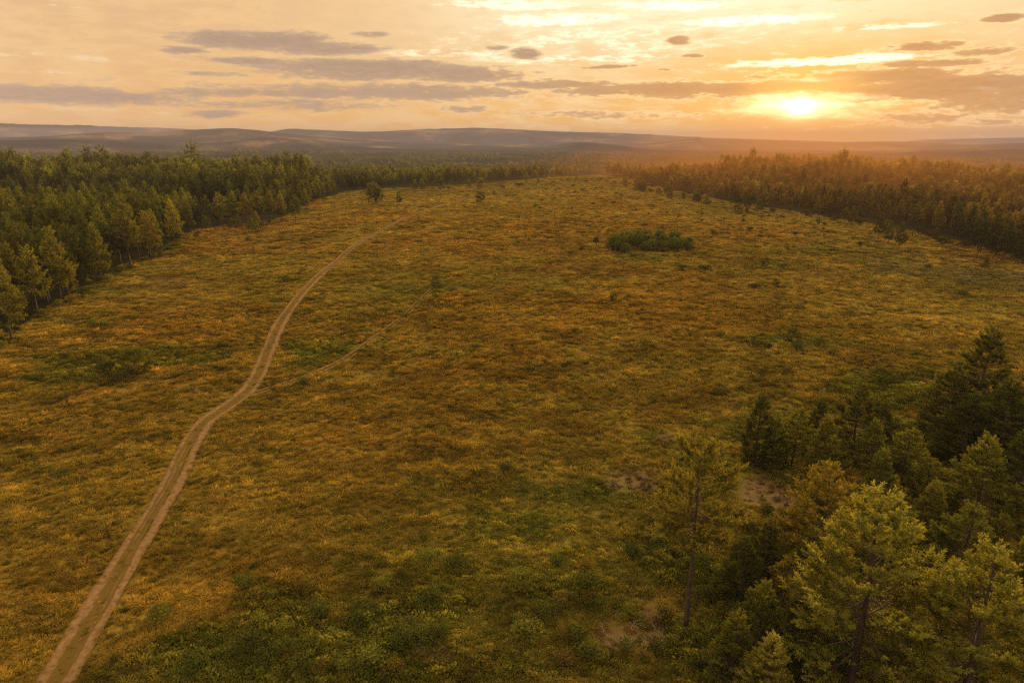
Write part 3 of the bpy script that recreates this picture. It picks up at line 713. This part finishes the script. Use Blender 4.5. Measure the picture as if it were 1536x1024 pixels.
    for i in ind:
        left = px[i] < 700
        lit = vnoise(x[i], y[i], 25, 5)
        if left:
            lab = 'green pine crowded among others inside the dense left forest, trunk hidden'
            tint = (.100, .106, .022) if lit > .45 else (.066, .074, .017)
        else:
            lab = 'brown-green pine crowded among others inside the hazy right forest, trunk hidden'
            tint = (.125, .094, .021)  # sunlit orange-brown put into the needle tint
        plant_tree(random.choice(MID), float(x[i]), float(y[i]), float(h[i]), lab, group='pines inside the left forest' if left else 'pines inside the right forest', tint=tint, wide=random.uniform(.78, 1.05))
    x, y, z, h, d, px = x[mask], y[mask], z[mask], h[mask], d[mask], px[mask]
    n = len(x); print('woods', n, 'individual', ncount)
    P = []
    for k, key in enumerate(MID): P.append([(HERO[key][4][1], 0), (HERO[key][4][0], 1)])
    for k, (sd, cb, rad, ex) in enumerate([(301, .22, 2.9, 1.0), (302, .2, 2.6, 1.1), (303, .28, 3.1, .85), (304, .2, 2.4, 1.2)]):
        tr, cr = pine(sd, 12, cb, rad, .75, .42, 5, 0, 1.7, limb_k=0, whorl=.9, expo=ex)
        P.append([(cr, 0), (tr, 1)])
    pid = np.where(d < 420, rng.integers(0, 5, n), 5+rng.integers(0, 4, n))
    s = h/12
    wd = rng.uniform(.80, 1.12, n)*np.where(d > 900, 1.35, 1)*np.where(d > 1700, 1.4, 1)
    scl = np.column_stack([s*wd, s*wd, s])
    rot = np.column_stack([np.zeros(n), np.zeros(n), rng.uniform(0, 6.28, n)])
    wr = sstep(620, 1060, px+60*rng.normal(0, 1, n))[:, None]; base = np.array([(.080, .086, .019)])*(1-wr)+np.array([(.128, .092, .020)])*wr  # towards the right, warm sunlight is put into the needle tint
    t = base*rng.lognormal(0, .28, (n, 1))*(.75+.5*vnoise(x, y, 70, 15))[:, None]
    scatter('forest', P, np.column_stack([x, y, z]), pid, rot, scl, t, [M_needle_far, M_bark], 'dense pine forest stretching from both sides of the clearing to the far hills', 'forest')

# ------------------------------------------------------------------ shrubs
SHR = []
def shrub_protos():
    for k, (w, h, n, sz, bl) in enumerate([(2.0, 1.5, 620, .13, 7), (2.4, 1.2, 680, .13, 9), (1.6, 1.7, 520, .12, 6), (2.2, 1.6, 700, .14, 10)]):
        mb = leaf_clump(500+k, w, h, n, sz, bl)
        st_ = MB(); r = np.random.default_rng(60+k)
        for q in range(7):
            a = r.uniform(0, 6.28); tip = np.array([math.cos(a)*w*.3, math.sin(a)*w*.3, h*r.uniform(.5, .85)])
            tube(st_, [np.array([0, 0, -.1]), tip*[.35, .35, .5], tip], [.035, .022, .008], 4)
        SHR.append((mb.mesh('shrub_foliage', [M_leaf]), st_.mesh('shrub_stems', [M_bark]), w, h))
def shrub(x, y, w, h, label, group=None, tint=(.07, .08, .016), name='shrub', cat='shrub', k=None):
    fm, sm, pw, ph = SHR[random.randrange(4) if k is None else k]
    root = bpy.data.objects.new(name, None); C.objects.link(root); root.empty_display_size = .3
    root.location = (x, y, float(ground(x, y))-.03); root.scale = (w/pw, w/pw, h/ph); root.rotation_euler = (0, 0, random.uniform(0, 6.28))
    tag(root, label, cat, group)
    link('stems', sm, root); f = link('foliage', fm, root); j = random.uniform(.85, 1.15)
    f.color = (tint[0]*j, tint[1]*j, tint[2]*j, 1)
def shrub_px(bx, by, wpx, hpx, label, **k):
    x, y, z = at(bx, by); q = proj(x, y, z)[2]/F
    shrub(x, y, wpx*q, max(.25, hpx*q*1.05), label, **k)
def sapling_px(bx, by, hpx, label, key='sap0', tint=DARK, wide=1.0, group='young saplings on the heath'):
    x, y, z = at(bx, by)
    plant_tree(key, x, y, max(.6, ztop(y, by-hpx)-z), label, group=group, tint=tint, wide=wide, name='sapling', cat='sapling')

def build_shrubs():
    shrub_protos()
    G1 = (.095, .108, .020); G2 = (.150, .155, .026); G3 = (.055, .064, .016)
    for a in [(160, 566, 36, 26, 'dark bush leftmost of the low clump on the left heath', G3), (183, 569, 40, 15, 'flat dark bush spread across the middle of the left heath clump', G3),
              (56, 571, 16, 12, 'small round bush alone on green grass near the left picture edge', G1), (140, 492, 14, 12, 'left one of two little bushes below the left forest edge', G1), (157, 491, 14, 9, 'right one of two little bushes below the left forest edge', G1),
              (125, 446, 26, 15, 'dark bush at the foot of the layered leaning pine', G3), (352, 383, 14, 4, 'low flat shrub on the heath right of the bright yellow-green pine', G1),
              (715, 524, 20, 9, 'low green bush in the middle of the open heath', G1), (862, 501, 12, 10, 'tiny green bush right of the low bush on the open heath', G1), (781, 556, 12, 6, 'tiny dark tuft bush below the two bushes on the open heath', G1),
              (894, 369, 10, 13, 'small bush just left of the dense thicket', G3), (873, 377, 8, 6, 'tiny bush farther left of the dense thicket', G3),
              (1024, 406, 11, 9, 'left one of two round bushes in front of the thicket', G3), (1057, 408, 16, 10, 'right one of two round bushes in front of the thicket', G3),
              (1175, 403, 14, 9, 'round bush right of the pointed sapling on the right heath', G1), (1130, 431, 20, 6, 'flat bush left of the lower pointed sapling on the right heath', G3), (1445, 444, 20, 6, 'dark low bush alone on the grey-green right heath', G3),
              (1135, 522, 20, 12, 'dark bush at the left of the green patch on the right heath', G3), (1152, 524, 18, 10, 'second dark bush beside the first in the green patch', G3), (1195, 528, 18, 14, 'lower bush in the middle of the green patch on the right heath', G1),
              (1227, 519, 16, 14, 'bush at the right end of the green patch on the right heath', G1), (1119, 516, 8, 7, 'smallest bush at the far left of the green patch', G3),
              (580, 450, 20, 8, 'low green bush below the faint side track', G1), (577, 468, 16, 7, 'low bush on the upper side of the faint side track', G1), (545, 500, 20, 8, 'dark green bush above the bend of the side track', G1), (608, 476, 14, 6, 'dark bush just right of the faint side track', G3),
              (455, 577, 22, 12, 'dull green bush in the fork of the two tracks', G1),
              (95, 712, 20, 10, 'small green bush on the brown heath left of the track', G1),
              (485, 300, 7, 7, 'small dark round bush on grass beyond the detached dark pine', G3),
              (1096, 309, 10, 13, 'leftmost dark bush at the foot of the orange lit forest', G3), (1108, 311, 16, 14, 'wide dark bush in the middle at the foot of the orange lit forest', G3), (1124, 313, 14, 20, 'tall dark bush rightmost at the foot of the orange lit forest', G3),
              (1125, 347, 12, 7, 'small dark shrub on the pale rise left of the three small pines', G3), (1290, 371, 8, 9, 'little shrub left of and below the three small pines', G3), (1392, 402, 14, 5, 'dark shrub on grey-green ground below the right forest edge', G3)]:
        shrub_px(a[0], a[1], a[2]*1.25, a[3]*1.25, a[4], tint=a[5], group='single bushes on the heath')
    for a in [(372, 475, 62, 54, 0, 0, 0)]: pass
    for a in [(372, 985, 62, 52, 'large dark green bush at the bottom left of the foreground scrub', G3), (948, 838, 44, 32, 'dark round bush beside bare ground left of the lone pine', G3), (785, 962, 66, 42, 'large light green bush in the bottom centre scrub', G2),
              (560, 1000, 70, 44, 'bright green bush at the bottom edge right of the large dark bush', G2), (645, 905, 58, 30, 'leafy green bush on the dark patch in the lower middle', G1), (300, 1000, 60, 34, 'spreading green bush nearest the track at the bottom edge', G1),
              (480, 925, 60, 34, 'green bush above the large dark bush in the lower left scrub', G1), (430, 985, 60, 36, 'green bush right against the large dark bush at the bottom left', G1), (610, 960, 60, 32, 'medium green bush between the bright bush and the bare strip', G1),
              (720, 1015, 66, 38, 'amber green bush at the bottom edge below the light green bush', (.10, .085, .018)), (850, 1000, 60, 36, 'brownish bush at the bottom edge left of the pale debris', (.12, .085, .02)), (880, 905, 44, 24, 'brownish green bush above the pale debris', (.11, .085, .02)),
              (985, 985, 50, 34, 'dark bush at the bottom right of the pale debris', G3), (1050, 1010, 54, 40, 'dark bush in shade below the lone pine', G3), (835, 850, 44, 22, 'green bush on the lush patch left of the dark round bush', G1), (760, 705, 28, 12, 'dark low bush at the upper edge of the lush green patch', G3),
              (690, 850, 46, 24, 'olive bush in the lower middle of the heath', G1), (1118, 800, 36, 26, 'dark bush behind the lone pine trunk on its right', G3), (1150, 775, 30, 26, 'dark bush beside the pale fallen branch', G3), (540, 935, 50, 24, 'low bush left of the leafy green bush in lower middle', G1),
              (1370, 605, 40, 16, 'low bush on the green strip left of the dark cluster', G1), (1400, 690, 40, 22, 'low bush under the left edge of the dark cluster', G3), (1330, 640, 36, 16, 'low bush on the green strip above the grove', G1), (1060, 900, 40, 30, 'bush at the right foot of the lone pine', G3), (1000, 930, 34, 24, 'bush at the left foot of the lone pine', G1),
              (1200, 1000, 60, 50, 'shadowed bush under the left side of the biggest pine', G3), (1340, 1020, 60, 60, 'shadowed bush under the right side of the biggest pine', G3)]:
        shrub_px(*a[:5], tint=a[5], group='bushes in the foreground scrub')
    for i in range(64):
        px = rng.uniform(230, 1060); py = rng.uniform(880, 1020)-60*(px > 560)*rng.random()
        if rng.random() > .45+.5*(fbm(np.array([px]), np.array([py]), 90, 7, 2)[0]): continue
        g = rng.random()
        shrub_px(px, py, rng.uniform(30, 58), rng.uniform(18, 34), 'amber tinged leafy bush grown into the low foreground scrub' if g < .3 else 'leafy green bush grown into the low foreground scrub', tint=(.16, .125, .024) if g < .3 else G2 if g < .7 else G1, group='amber bushes in the foreground scrub' if g < .3 else 'green bushes in the foreground scrub')
    # dense thicket: many bushes grown together
    for i in range(70):
        a = rng.uniform(0, 6.28); q = math.sqrt(rng.random())
        q *= 1+.12*math.sin(3*a+1); px = 973+60*q*math.cos(a); py = 373+8*q*math.sin(a)
        shrub_px(px, py, rng.uniform(12, 26), rng.choice([13, 18, 24, 32])*(1.1-.35*q), 'green bush grown into the dense dark thicket in the middle of the clearing', tint=(.105, .118, .024) if i % 3 else (.13, .135, .026), group='bushes in the dense thicket')
    for i in range(90):
        px = rng.uniform(740, 1260); lo = np.interp(px, EX, EY)+6
        py = lo+abs(rng.normal(0, 1))*24
        shrub_px(px, py, rng.uniform(3, 12), rng.uniform(2, 6), 'tiny dark shrub dotted over the pale far end of the clearing', tint=G3, group='tiny dark shrubs on the far clearing', name='small_shrub')
    for i in range(34):
        px = rng.uniform(0, 470); py = np.interp(px, EX, EY)+rng.uniform(0, 10)
        s = (py-207)/200
        shrub_px(px, py, rng.uniform(10, 22)*s, rng.uniform(6, 12)*s, 'dark low shrub in the shade along the left forest edge', tint=G3 if rng.random() < .6 else G2, group='shrubs along the left forest edge')
    for i in range(40):
        px = rng.uniform(950, 1536); py = np.interp(px, EX, EY)+rng.uniform(-1, 7)
        s = (py-207)/140
        shrub_px(px, py, rng.uniform(10, 20)*s, rng.uniform(8, 14)*s, 'amber brown shrub along the foot of the right forest edge', tint=(.075, .058, .016), group='shrubs along the right forest edge')
    sapling_px(207, 560, 32, 'dark feathery sapling at the right of the low clump on the left heath', 'sap1', DARK, 1.2)
    sapling_px(272, 541, 17, 'thin green sapling alone between the left clump and the track')
    sapling_px(430, 425, 13, 'tiny sapling on a green patch left of the track')
    sapling_px(372, 362, 9, 'little pointed sapling on grass below the left forest edge')
    sapling_px(455, 364, 9, 'little pointed sapling on grass below the detached dark pine')
    sapling_px(655, 432, 16, 'dark bushy sapling at the end of the faint side track', 'sap1', DARK, 1.1)
    sapling_px(920, 452, 13, 'thin sapling alone below the dense thicket')
    sapling_px(1147, 401, 15, 'pointed sapling right of the thicket on a green patch')
    sapling_px(1163, 431, 12, 'pointed sapling lower down the right heath')
    sapling_px(1187, 514, 19, 'tallest bushy sapling in the green patch on the right heath', 'sap1', DARK, 1.2)
    sapling_px(1068, 352, 8, 'tiny sapling on the pale rise right of the thicket top')
    sapling_px(295, 356, 8, 'small dark sapling in front of the slim green pine')
    for i in range(16):
        px = rng.uniform(930, 1110); py = np.interp(px, EX, EY)+rng.uniform(1, 16)
        sapling_px(px, py, rng.uniform(7, 14), 'small amber sapling scattered before the far right forest edge', 'sap%d' % (i % 2), AMBER, 1.3, 'saplings before the far right forest edge')

def build_deadwood():
    r = np.random.default_rng(5)
    def branchy(seed, L, k):
        rr = np.random.default_rng(seed); mb = MB()
        main = np.cumsum(np.vstack([[0, 0, .1], np.column_stack([np.full(6, L/6), rr.normal(0, L*.05, 6), rr.normal(.02, L*.03, 6)])]), 0)
        tube(mb, main, np.linspace(.014+.008*L, .006+.003*L, 7), 5)
        for q in range(k):
            i = rr.integers(1, 6); a = rr.uniform(-1.2, 1.2); l = L*rr.uniform(.15, .4)
            d = np.array([math.cos(a), math.sin(a), rr.uniform(.0, .8)])
            tube(mb, [main[i], main[i]+d*l*.5, main[i]+d*l+[0, 0, .08]], [.008+.005*L, .006+.003*L, .004], 4)
        return mb.mesh('dead_branch', [M_dead])
    ms = [branchy(1, 2.4, 8), branchy(2, .9, 2), branchy(3, .7, 1)]
    spots = [(1158, 765, 0, 'pale forked dead branch lying on bare ground behind the lone pine', 1.0), (1148, 778, 1, 'shorter pale dead branch beside the forked one behind the lone pine', 0.3)]
    for i in range(30):
        a = rng.random()
        spots.append((905+rng.random()*95, 930+rng.random()*50-(0 if a > .3 else 20), 1+i % 2, 'pale bleached stick among debris on bare ground left of the lone pine', rng.uniform(0, 3)))
    for i in range(12): spots.append((905+rng.random()*80, 705+rng.random()*32, 1+i % 2, 'faded twig lying on the pinkish bare patch in the scrub', rng.uniform(0, 3)))
    for i in range(10): spots.append((1100+rng.random()*60, 725+rng.random()*32, 1+i % 2, 'faded twig lying on bare brown ground behind the lone pine', rng.uniform(0, 3)))
    spots.append((1290, 990, 0, 'thin pale dead branch hanging low under the biggest foreground pine', 1.4))
    for px, py, k, lab, rz in spots:
        x, y, z = at(px, py)
        o = link('dead_branch', ms[k]); o.location = (x, y, z+.12); o.rotation_euler = (0, 0, rz); s = rng.uniform(.7, 1.1); o.scale = (s, s, s)
        grp = {'pale bl': 'sticks in the pale debris', 'faded t': 'twigs on bare ground'}.get(lab[:7])
        tag(o, lab, 'dead branch', grp)

# ------------------------------------------------------------------ sky, sun, haze
def px_dir(px, py):
    u = (px-768)/F; v = (512-py)/F
    d = np.array([u, ct+v*st, -st+v*ct]); d /= np.linalg.norm(d)
    return math.degrees(math.atan2(d[0], d[1])), math.degrees(math.asin(d[2]))
SUN_AZ, SUN_EL = px_dir(1200, 162)
LAMP_EL = 4.0
def build_light():
    sc = bpy.context.scene
    w = bpy.data.worlds.new('World'); sc.world = w; w.use_nodes = True
    nt = w.node_tree; nt.nodes.clear(); L = nt.links
    def M(op, a, b=None, c=None, clamp=False):
        n = nt.nodes.new('ShaderNodeMath'); n.operation = op; n.use_clamp = clamp
        for i, q in enumerate((a, b, c)):
            if q is None: continue
            if isinstance(q, (int, float)): n.inputs[i].default_value = q
            else: L.new(q, n.inputs[i])
        return n.outputs[0]
    def V(op, a, b=None):
        n = nt.nodes.new('ShaderNodeVectorMath'); n.operation = op
        for i, q in enumerate((a, b)):
            if q is None: continue
            if isinstance(q, tuple): n.inputs[i].default_value = q
            elif isinstance(q, (int, float)): n.inputs['Scale'].default_value = q
            else: L.new(q, n.inputs['Scale'] if (op == 'SCALE' and i == 1) else n.inputs[i])
        return n.outputs['Value'] if op in ('LENGTH', 'DOT_PRODUCT') else n.outputs[0]
    def SS(x, a, b, lo=0., hi=1.):
        n = nt.nodes.new('ShaderNodeMapRange'); n.interpolation_type = 'SMOOTHSTEP'
        L.new(x, n.inputs[0]); n.inputs[1].default_value = a; n.inputs[2].default_value = b; n.inputs[3].default_value = lo; n.inputs[4].default_value = hi
        return n.outputs[0]
    def MIX(f, a, b, op='MIX'):
        n = nt.nodes.new('ShaderNodeMix'); n.data_type = 'RGBA'; n.blend_type = op; n.clamp_factor = True
        for s, q in ((0, f), (6, a), (7, b)):
            if isinstance(q, (int, float)): n.inputs[s].default_value = q
            elif isinstance(q, tuple): n.inputs[s].default_value = (*q, 1)
            else: L.new(q, n.inputs[s])
        return n.outputs[2]
    def NOISE(vec, scale, detail, rough=.55):
        n = nt.nodes.new('ShaderNodeTexNoise'); L.new(vec, n.inputs['Vector']); n.inputs['Scale'].default_value = scale; n.inputs['Detail'].default_value = detail; n.inputs['Roughness'].default_value = rough
        return n.outputs[0]
    tc = nt.nodes.new('ShaderNodeTexCoord'); sp = nt.nodes.new('ShaderNodeSeparateXYZ'); L.new(tc.outputs['Generated'], sp.inputs[0])
    x, y, z = sp.outputs
    az = M('MULTIPLY', M('ARCTAN2', x, y), 57.29578); el = M('MULTIPLY', M('ARCSINE', z), 57.29578)
    cb = nt.nodes.new('ShaderNodeCombineXYZ'); L.new(az, cb.inputs[0]); L.new(el, cb.inputs[1]); p0 = cb.outputs[0]
    # wind-drawn warp of the cloud coordinates
    st1 = V('MULTIPLY', p0, (.10, .45, 1.)); n_w = NOISE(st1, 1.0, 4); n_w2 = NOISE(V('ADD', st1, (13., 7., 3.)), 1.0, 4)
    cw = nt.nodes.new('ShaderNodeCombineXYZ'); L.new(M('MULTIPLY_ADD', n_w, 4., -2.), cw.inputs[0]); L.new(M('MULTIPLY_ADD', n_w2, 1.0, -.5), cw.inputs[1])
    p = V('ADD', p0, cw.outputs[0])
    fine = NOISE(V('MULTIPLY', p0, (.28, 1.15, 1.)), 1.0, 7, .62)
    fine2 = NOISE(V('ADD', V('MULTIPLY', p0, (.95, 4.2, 1.)), (5., 9., 2.)), 1.0, 6, .62)
    # distance from the sun in degrees (plain and flattened)
    ds = V('SUBTRACT', p0, (SUN_AZ, SUN_EL, 0.))
    s = V('LENGTH', ds); sflat = V('LENGTH', V('MULTIPLY', ds, (.36, 1.35, 1.)))
    back = SS(s, 40., 120.)
    # clear sky
    left = SS(az, -38., 14.)
    low = MIX(left, (.90, .50, .20), (.98, .51, .13)); high = MIX(left, (.80, .47, .225), (.99, .72, .38))
    base = MIX(SS(el, .5, 8.), low, high)
    band = MIX(SS(fine, .38, .60), base, MIX(SS(az, -20., 15.), (.97, .62, .28), (1.08, .82, .48)))
    base = MIX(.6, base, band)
    right = SS(az, 24., 40.); base = MIX(M('MULTIPLY', right, SS(el, 9., 1.)), base, (.86, .45, .20))
    glow = M('EXPONENT', M('MULTIPLY', M('MULTIPLY', s, s), -1./(2*7.5*7.5))); base = MIX(M('MULTIPLY', glow, .85), base, (1.0, .50, .085))
    # pale bright veil in the upper right
    veil = M('MULTIPLY', SS(el, 4.5, 9.5), SS(V('LENGTH', V('MULTIPLY', V('SUBTRACT', p0, (14., 11., 0.)), (.038, .085, 1.))), 1.0, .25))
    base = MIX(M('MULTIPLY', veil, SS(fine, .22, .52)), base, (1.2, .97, .62))
    def field(items, p):
        tot = None
        for px, py, hw, hh, k in items:
            a0, e0 = px_dir(px, py); a1, _ = px_dir(px+hw, py); _, e1 = px_dir(px, py-hh)
            q = V('LENGTH', V('MULTIPLY', V('SUBTRACT', p, (a0, e0, 0.)), (1/abs(a1-a0), 1/abs(e1-e0), 0.)))
            t = SS(q, 1.5, 0.25, 0., k)
            tot = t if tot is None else M('MAXIMUM', tot, t)
        return tot
    whites = [(760, 8, 120, 10, .8), (830, 30, 120, 12, .8), (1010, 8, 130, 9, .8), (1120, 32, 120, 10, .9), (860, 88, 230, 10, .55), (1240, 92, 200, 9, .9), (1330, 40, 120, 8, .6), (650, 80, 160, 7, .6),
              (60, 85, 170, 7, .5), (330, 92, 130, 7, .5), (60, 108, 70, 6, .5), (80, 6, 60, 6, .5), (560, 110, 120, 8, .5), (1240, 120, 60, 5, .8), (200, 165, 240, 5, .4), (1480, 135, 60, 5, .6), (1480, 190, 70, 5, .4), (900, 62, 330, 30, .45)]
    darks = [(390, 62, 130, 15, .95), (480, 72, 110, 12, .9), (270, 75, 40, 7, .7), (560, 53, 30, 6, .6), (560, 105, 190, 17, 1.), (690, 112, 110, 15, .95), (380, 92, 110, 6, .75), (330, 112, 60, 4, .6), (640, 95, 50, 6, .7),
             (90, 142, 200, 17, .95), (380, 140, 200, 9, .7), (600, 138, 260, 15, .8), (430, 158, 220, 9, .6), (320, 170, 50, 7, .75), (700, 163, 40, 6, .6),
             (790, 80, 32, 8, .95), (740, 71, 26, 5, .7), (1028, 62, 22, 7, 1.), (1043, 86, 20, 4, .8), (900, 100, 60, 4, .8), (1003, 105, 16, 3, .7), (1140, 116, 20, 3, .7), (1232, 84, 14, 3, .5),
             (830, 128, 110, 9, .8), (980, 136, 200, 13, .85), (1160, 134, 190, 14, .9), (1330, 115, 140, 14, .95), (1430, 130, 190, 24, 1.), (1290, 140, 140, 14, .9), (1520, 150, 150, 20, .9), (1400, 70, 70, 9, .9), (1480, 76, 80, 8, .7), (1380, 96, 110, 7, .8), (1510, 26, 50, 7, .95),
             (880, 172, 180, 6, .55), (1360, 178, 120, 14, .55), (1500, 186, 60, 7, .5)]
    wf = field(whites, p); df = field(darks, p)
    cmix = M('ADD', M('MULTIPLY', fine, .5), M('MULTIPLY', fine2, .5))
    wd = SS(M('ADD', wf, M('MULTIPLY_ADD', cmix, 3.0, -1.5)), .30, .95)
    sky = MIX(M('MULTIPLY', wd, .95), base, MIX(SS(s, 50., 14.), (1.04, .78, .46), (1.7, 1.45, 1.05)))
    raw = M('ADD', df, M('MULTIPLY_ADD', cmix, 3.0, -1.5))
    dd = SS(raw, .14, .78)
    rim = M('MULTIPLY', SS(raw, .16, .36), SS(raw, .62, .40))
    near = SS(s, 40., 6.)
    sky = MIX(M('MULTIPLY', M('MULTIPLY', rim, near), .8), sky, (1.35, .95, .45))
    ccol = MIX(SS(az, -30., 6.), (.44, .29, .22), (.50, .31, .19)); ccol = MIX(SS(s, 26., 7.), ccol, (.62, .27, .075)); ccol = MIX(SS(s, 6., 2.), ccol, (1.0, .46, .075))
    ccol = MIX(SS(fine2, .35, .65), MIX(.12, ccol, (.2, .12, .1)), MIX(.16, ccol, (1., .75, .5)))
    ccol = MIX(M('MULTIPLY', SS(raw, .5, 1.5), .45), ccol, MIX(SS(s, 26., 5.), (.30, .195, .16), (.40, .17, .06)))
    sky = MIX(M('MULTIPLY', dd, .90), sky, ccol)
    # sun breaking through a slit between cloud and horizon
    slit = SS(M('ADD', V('LENGTH', V('MULTIPLY', V('SUBTRACT', p0, (SUN_AZ, SUN_EL+.05, 0.)), (1/6.5, 1/1.15, 0.))), M('MULTIPLY_ADD', fine, 1.6, -.8)), 1.0, .1)
    sc_ = V('LENGTH', V('MULTIPLY', ds, (.75, 1.15, 1.))); core = M('EXPONENT', M('MULTIPLY', M('POWER', sc_, 1.25), -2.6)); halo = M('EXPONENT', M('MULTIPLY', s, -1./2.2)); 
    def ADD(c, f, col):
        v = nt.nodes.new('ShaderNodeVectorMath'); v.operation = 'SCALE'; v.inputs[0].default_value = col; L.new(f, v.inputs['Scale'])
        return V('ADD', c, v.outputs[0])
    sky = ADD(sky, slit, (1.5, 1.2, .72)); sky = ADD(sky, halo, (.55, .25, .035)); sky = ADD(sky, core, (4.5, 4.0, 2.8))
    # unseen sky overhead and behind: brightened as added fill light
    sky = MIX(SS(el, 13., 50.), sky, (1.75, 1.28, .72)); sky = MIX(back, sky, (1.2, .92, .60)); sky = MIX(SS(el, 0., -4.), sky, (.12, .07, .03))
    bg = nt.nodes.new('ShaderNodeBackground'); L.new(sky, bg.inputs['Color']); bg.inputs['Strength'].default_value = SKY
    ns = nt.nodes.new('ShaderNodeTexSky'); ns.sky_type = 'NISHITA'; ns.sun_disc = False; ns.sun_elevation = R(LAMP_EL); ns.sun_rotation = R(SUN_AZ); ns.altitude = 300
    b2 = nt.nodes.new('ShaderNodeBackground'); L.new(ns.outputs[0], b2.inputs['Color']); b2.inputs['Strength'].default_value = .004
    ad = nt.nodes.new('ShaderNodeAddShader'); out = nt.nodes.new('ShaderNodeOutputWorld')
    L.new(bg.outputs[0], ad.inputs[0]); L.new(b2.outputs[0], ad.inputs[1]); L.new(ad.outputs[0], out.inputs[0])
    w.cycles.sampling_method = 'MANUAL'; w.cycles.sample_map_resolution = 512
    sun = bpy.data.objects.new('sun', bpy.data.lights.new('sun', 'SUN')); C.objects.link(sun)
    sun.data.energy = SUN; sun.data.angle = R(3.0); sun.data.color = (1., .62, .26)
    e, a = R(LAMP_EL), R(SUN_AZ)
    from mathutils import Vector
    sun.rotation_euler = Vector((math.sin(a)*math.cos(e), math.cos(a)*math.cos(e), math.sin(e))).to_track_quat('Z', 'Y').to_euler()
    # haze: air layer emitting its own colour in place of scattered sunlight
    mb = MB(); q = 16000; z0, z1 = -120, 150
    v = [(-q, -300, z0), (q, -300, z0), (q, q, z0), (-q, q, z0), (-q, -300, z1), (q, -300, z1), (q, q, z1), (-q, q, z1)]
    mb.add(v, [(3, 2, 1, 0), (4, 5, 6, 7), (0, 1, 5, 4), (1, 2, 6, 5), (2, 3, 7, 6), (3, 0, 4, 7)])
    m = air('emissive_haze', HAZE, (.48, .325, .245))
    tag(link('haze', mb.mesh('haze', [m])), kind='structure')
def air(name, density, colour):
    """thin glowing air: absorbs a little and emits a set colour standing in for scattered sunlight"""
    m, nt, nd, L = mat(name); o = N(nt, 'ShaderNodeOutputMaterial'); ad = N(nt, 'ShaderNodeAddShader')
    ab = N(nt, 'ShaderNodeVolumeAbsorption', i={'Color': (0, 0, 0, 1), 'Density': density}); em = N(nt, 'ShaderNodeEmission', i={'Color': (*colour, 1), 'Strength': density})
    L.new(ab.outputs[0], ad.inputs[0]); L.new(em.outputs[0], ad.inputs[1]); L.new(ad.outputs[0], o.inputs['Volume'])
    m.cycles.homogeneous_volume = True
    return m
def build_sun_glow():  # emissive ellipsoids added to paint the sun's glow over woods and hills
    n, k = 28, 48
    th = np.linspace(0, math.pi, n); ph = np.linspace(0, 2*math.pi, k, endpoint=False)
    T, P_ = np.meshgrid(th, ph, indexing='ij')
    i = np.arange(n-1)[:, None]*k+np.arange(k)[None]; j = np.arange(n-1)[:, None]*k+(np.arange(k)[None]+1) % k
    for cx, cy, cz, rx, ry, rz, den, col in SUN_GLOWS:
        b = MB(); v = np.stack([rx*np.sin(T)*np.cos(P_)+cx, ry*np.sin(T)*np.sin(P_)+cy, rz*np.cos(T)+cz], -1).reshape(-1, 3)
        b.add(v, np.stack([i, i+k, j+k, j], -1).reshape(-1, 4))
        tag(link('sun_glow', b.mesh('sun_glow', [air('emissive_sun_glow', den, col)], True)), kind='structure')
SUN_GLOWS = [(240, 600, 2, 215, 240, 46, 2.6e-4, (.95, .28, .024)), (238, 590, 3, 170, 240, 42, 3.6e-4, (.95, .28, .022)), (244, 605, 4, 110, 190, 38, 3.4e-4, (1.05, .31, .025)), (250, 615, 4, 60, 170, 34, 4e-4, (1.15, .35, .03)), (250, 520, -2, 330, 300, 32, 1.6e-4, (.72, .26, .04)),
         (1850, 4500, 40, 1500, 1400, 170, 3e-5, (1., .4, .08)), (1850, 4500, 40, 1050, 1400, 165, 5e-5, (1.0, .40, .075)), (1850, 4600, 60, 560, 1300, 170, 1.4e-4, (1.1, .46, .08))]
SKY, SUN, HAZE = .97, 9.5, 8.5e-5

build_ground(); build_hills(); build_track(); build_light(); build_sun_glow(); build_trees(); build_shrubs(); build_deadwood(); build_cover()

sc = bpy.context.scene
sc.view_settings.view_transform = 'Standard'; sc.view_settings.look = 'None'; sc.view_settings.exposure = 0
sc.cycles.use_denoising = False
sc.cycles.max_bounces = 5; sc.cycles.diffuse_bounces = 2; sc.cycles.transmission_bounces = 3; sc.cycles.glossy_bounces = 1; sc.cycles.volume_bounces = 0
sc.cycles.sample_clamp_indirect = 4
sc.cycles.use_adaptive_sampling = True; sc.cycles.adaptive_threshold = .02
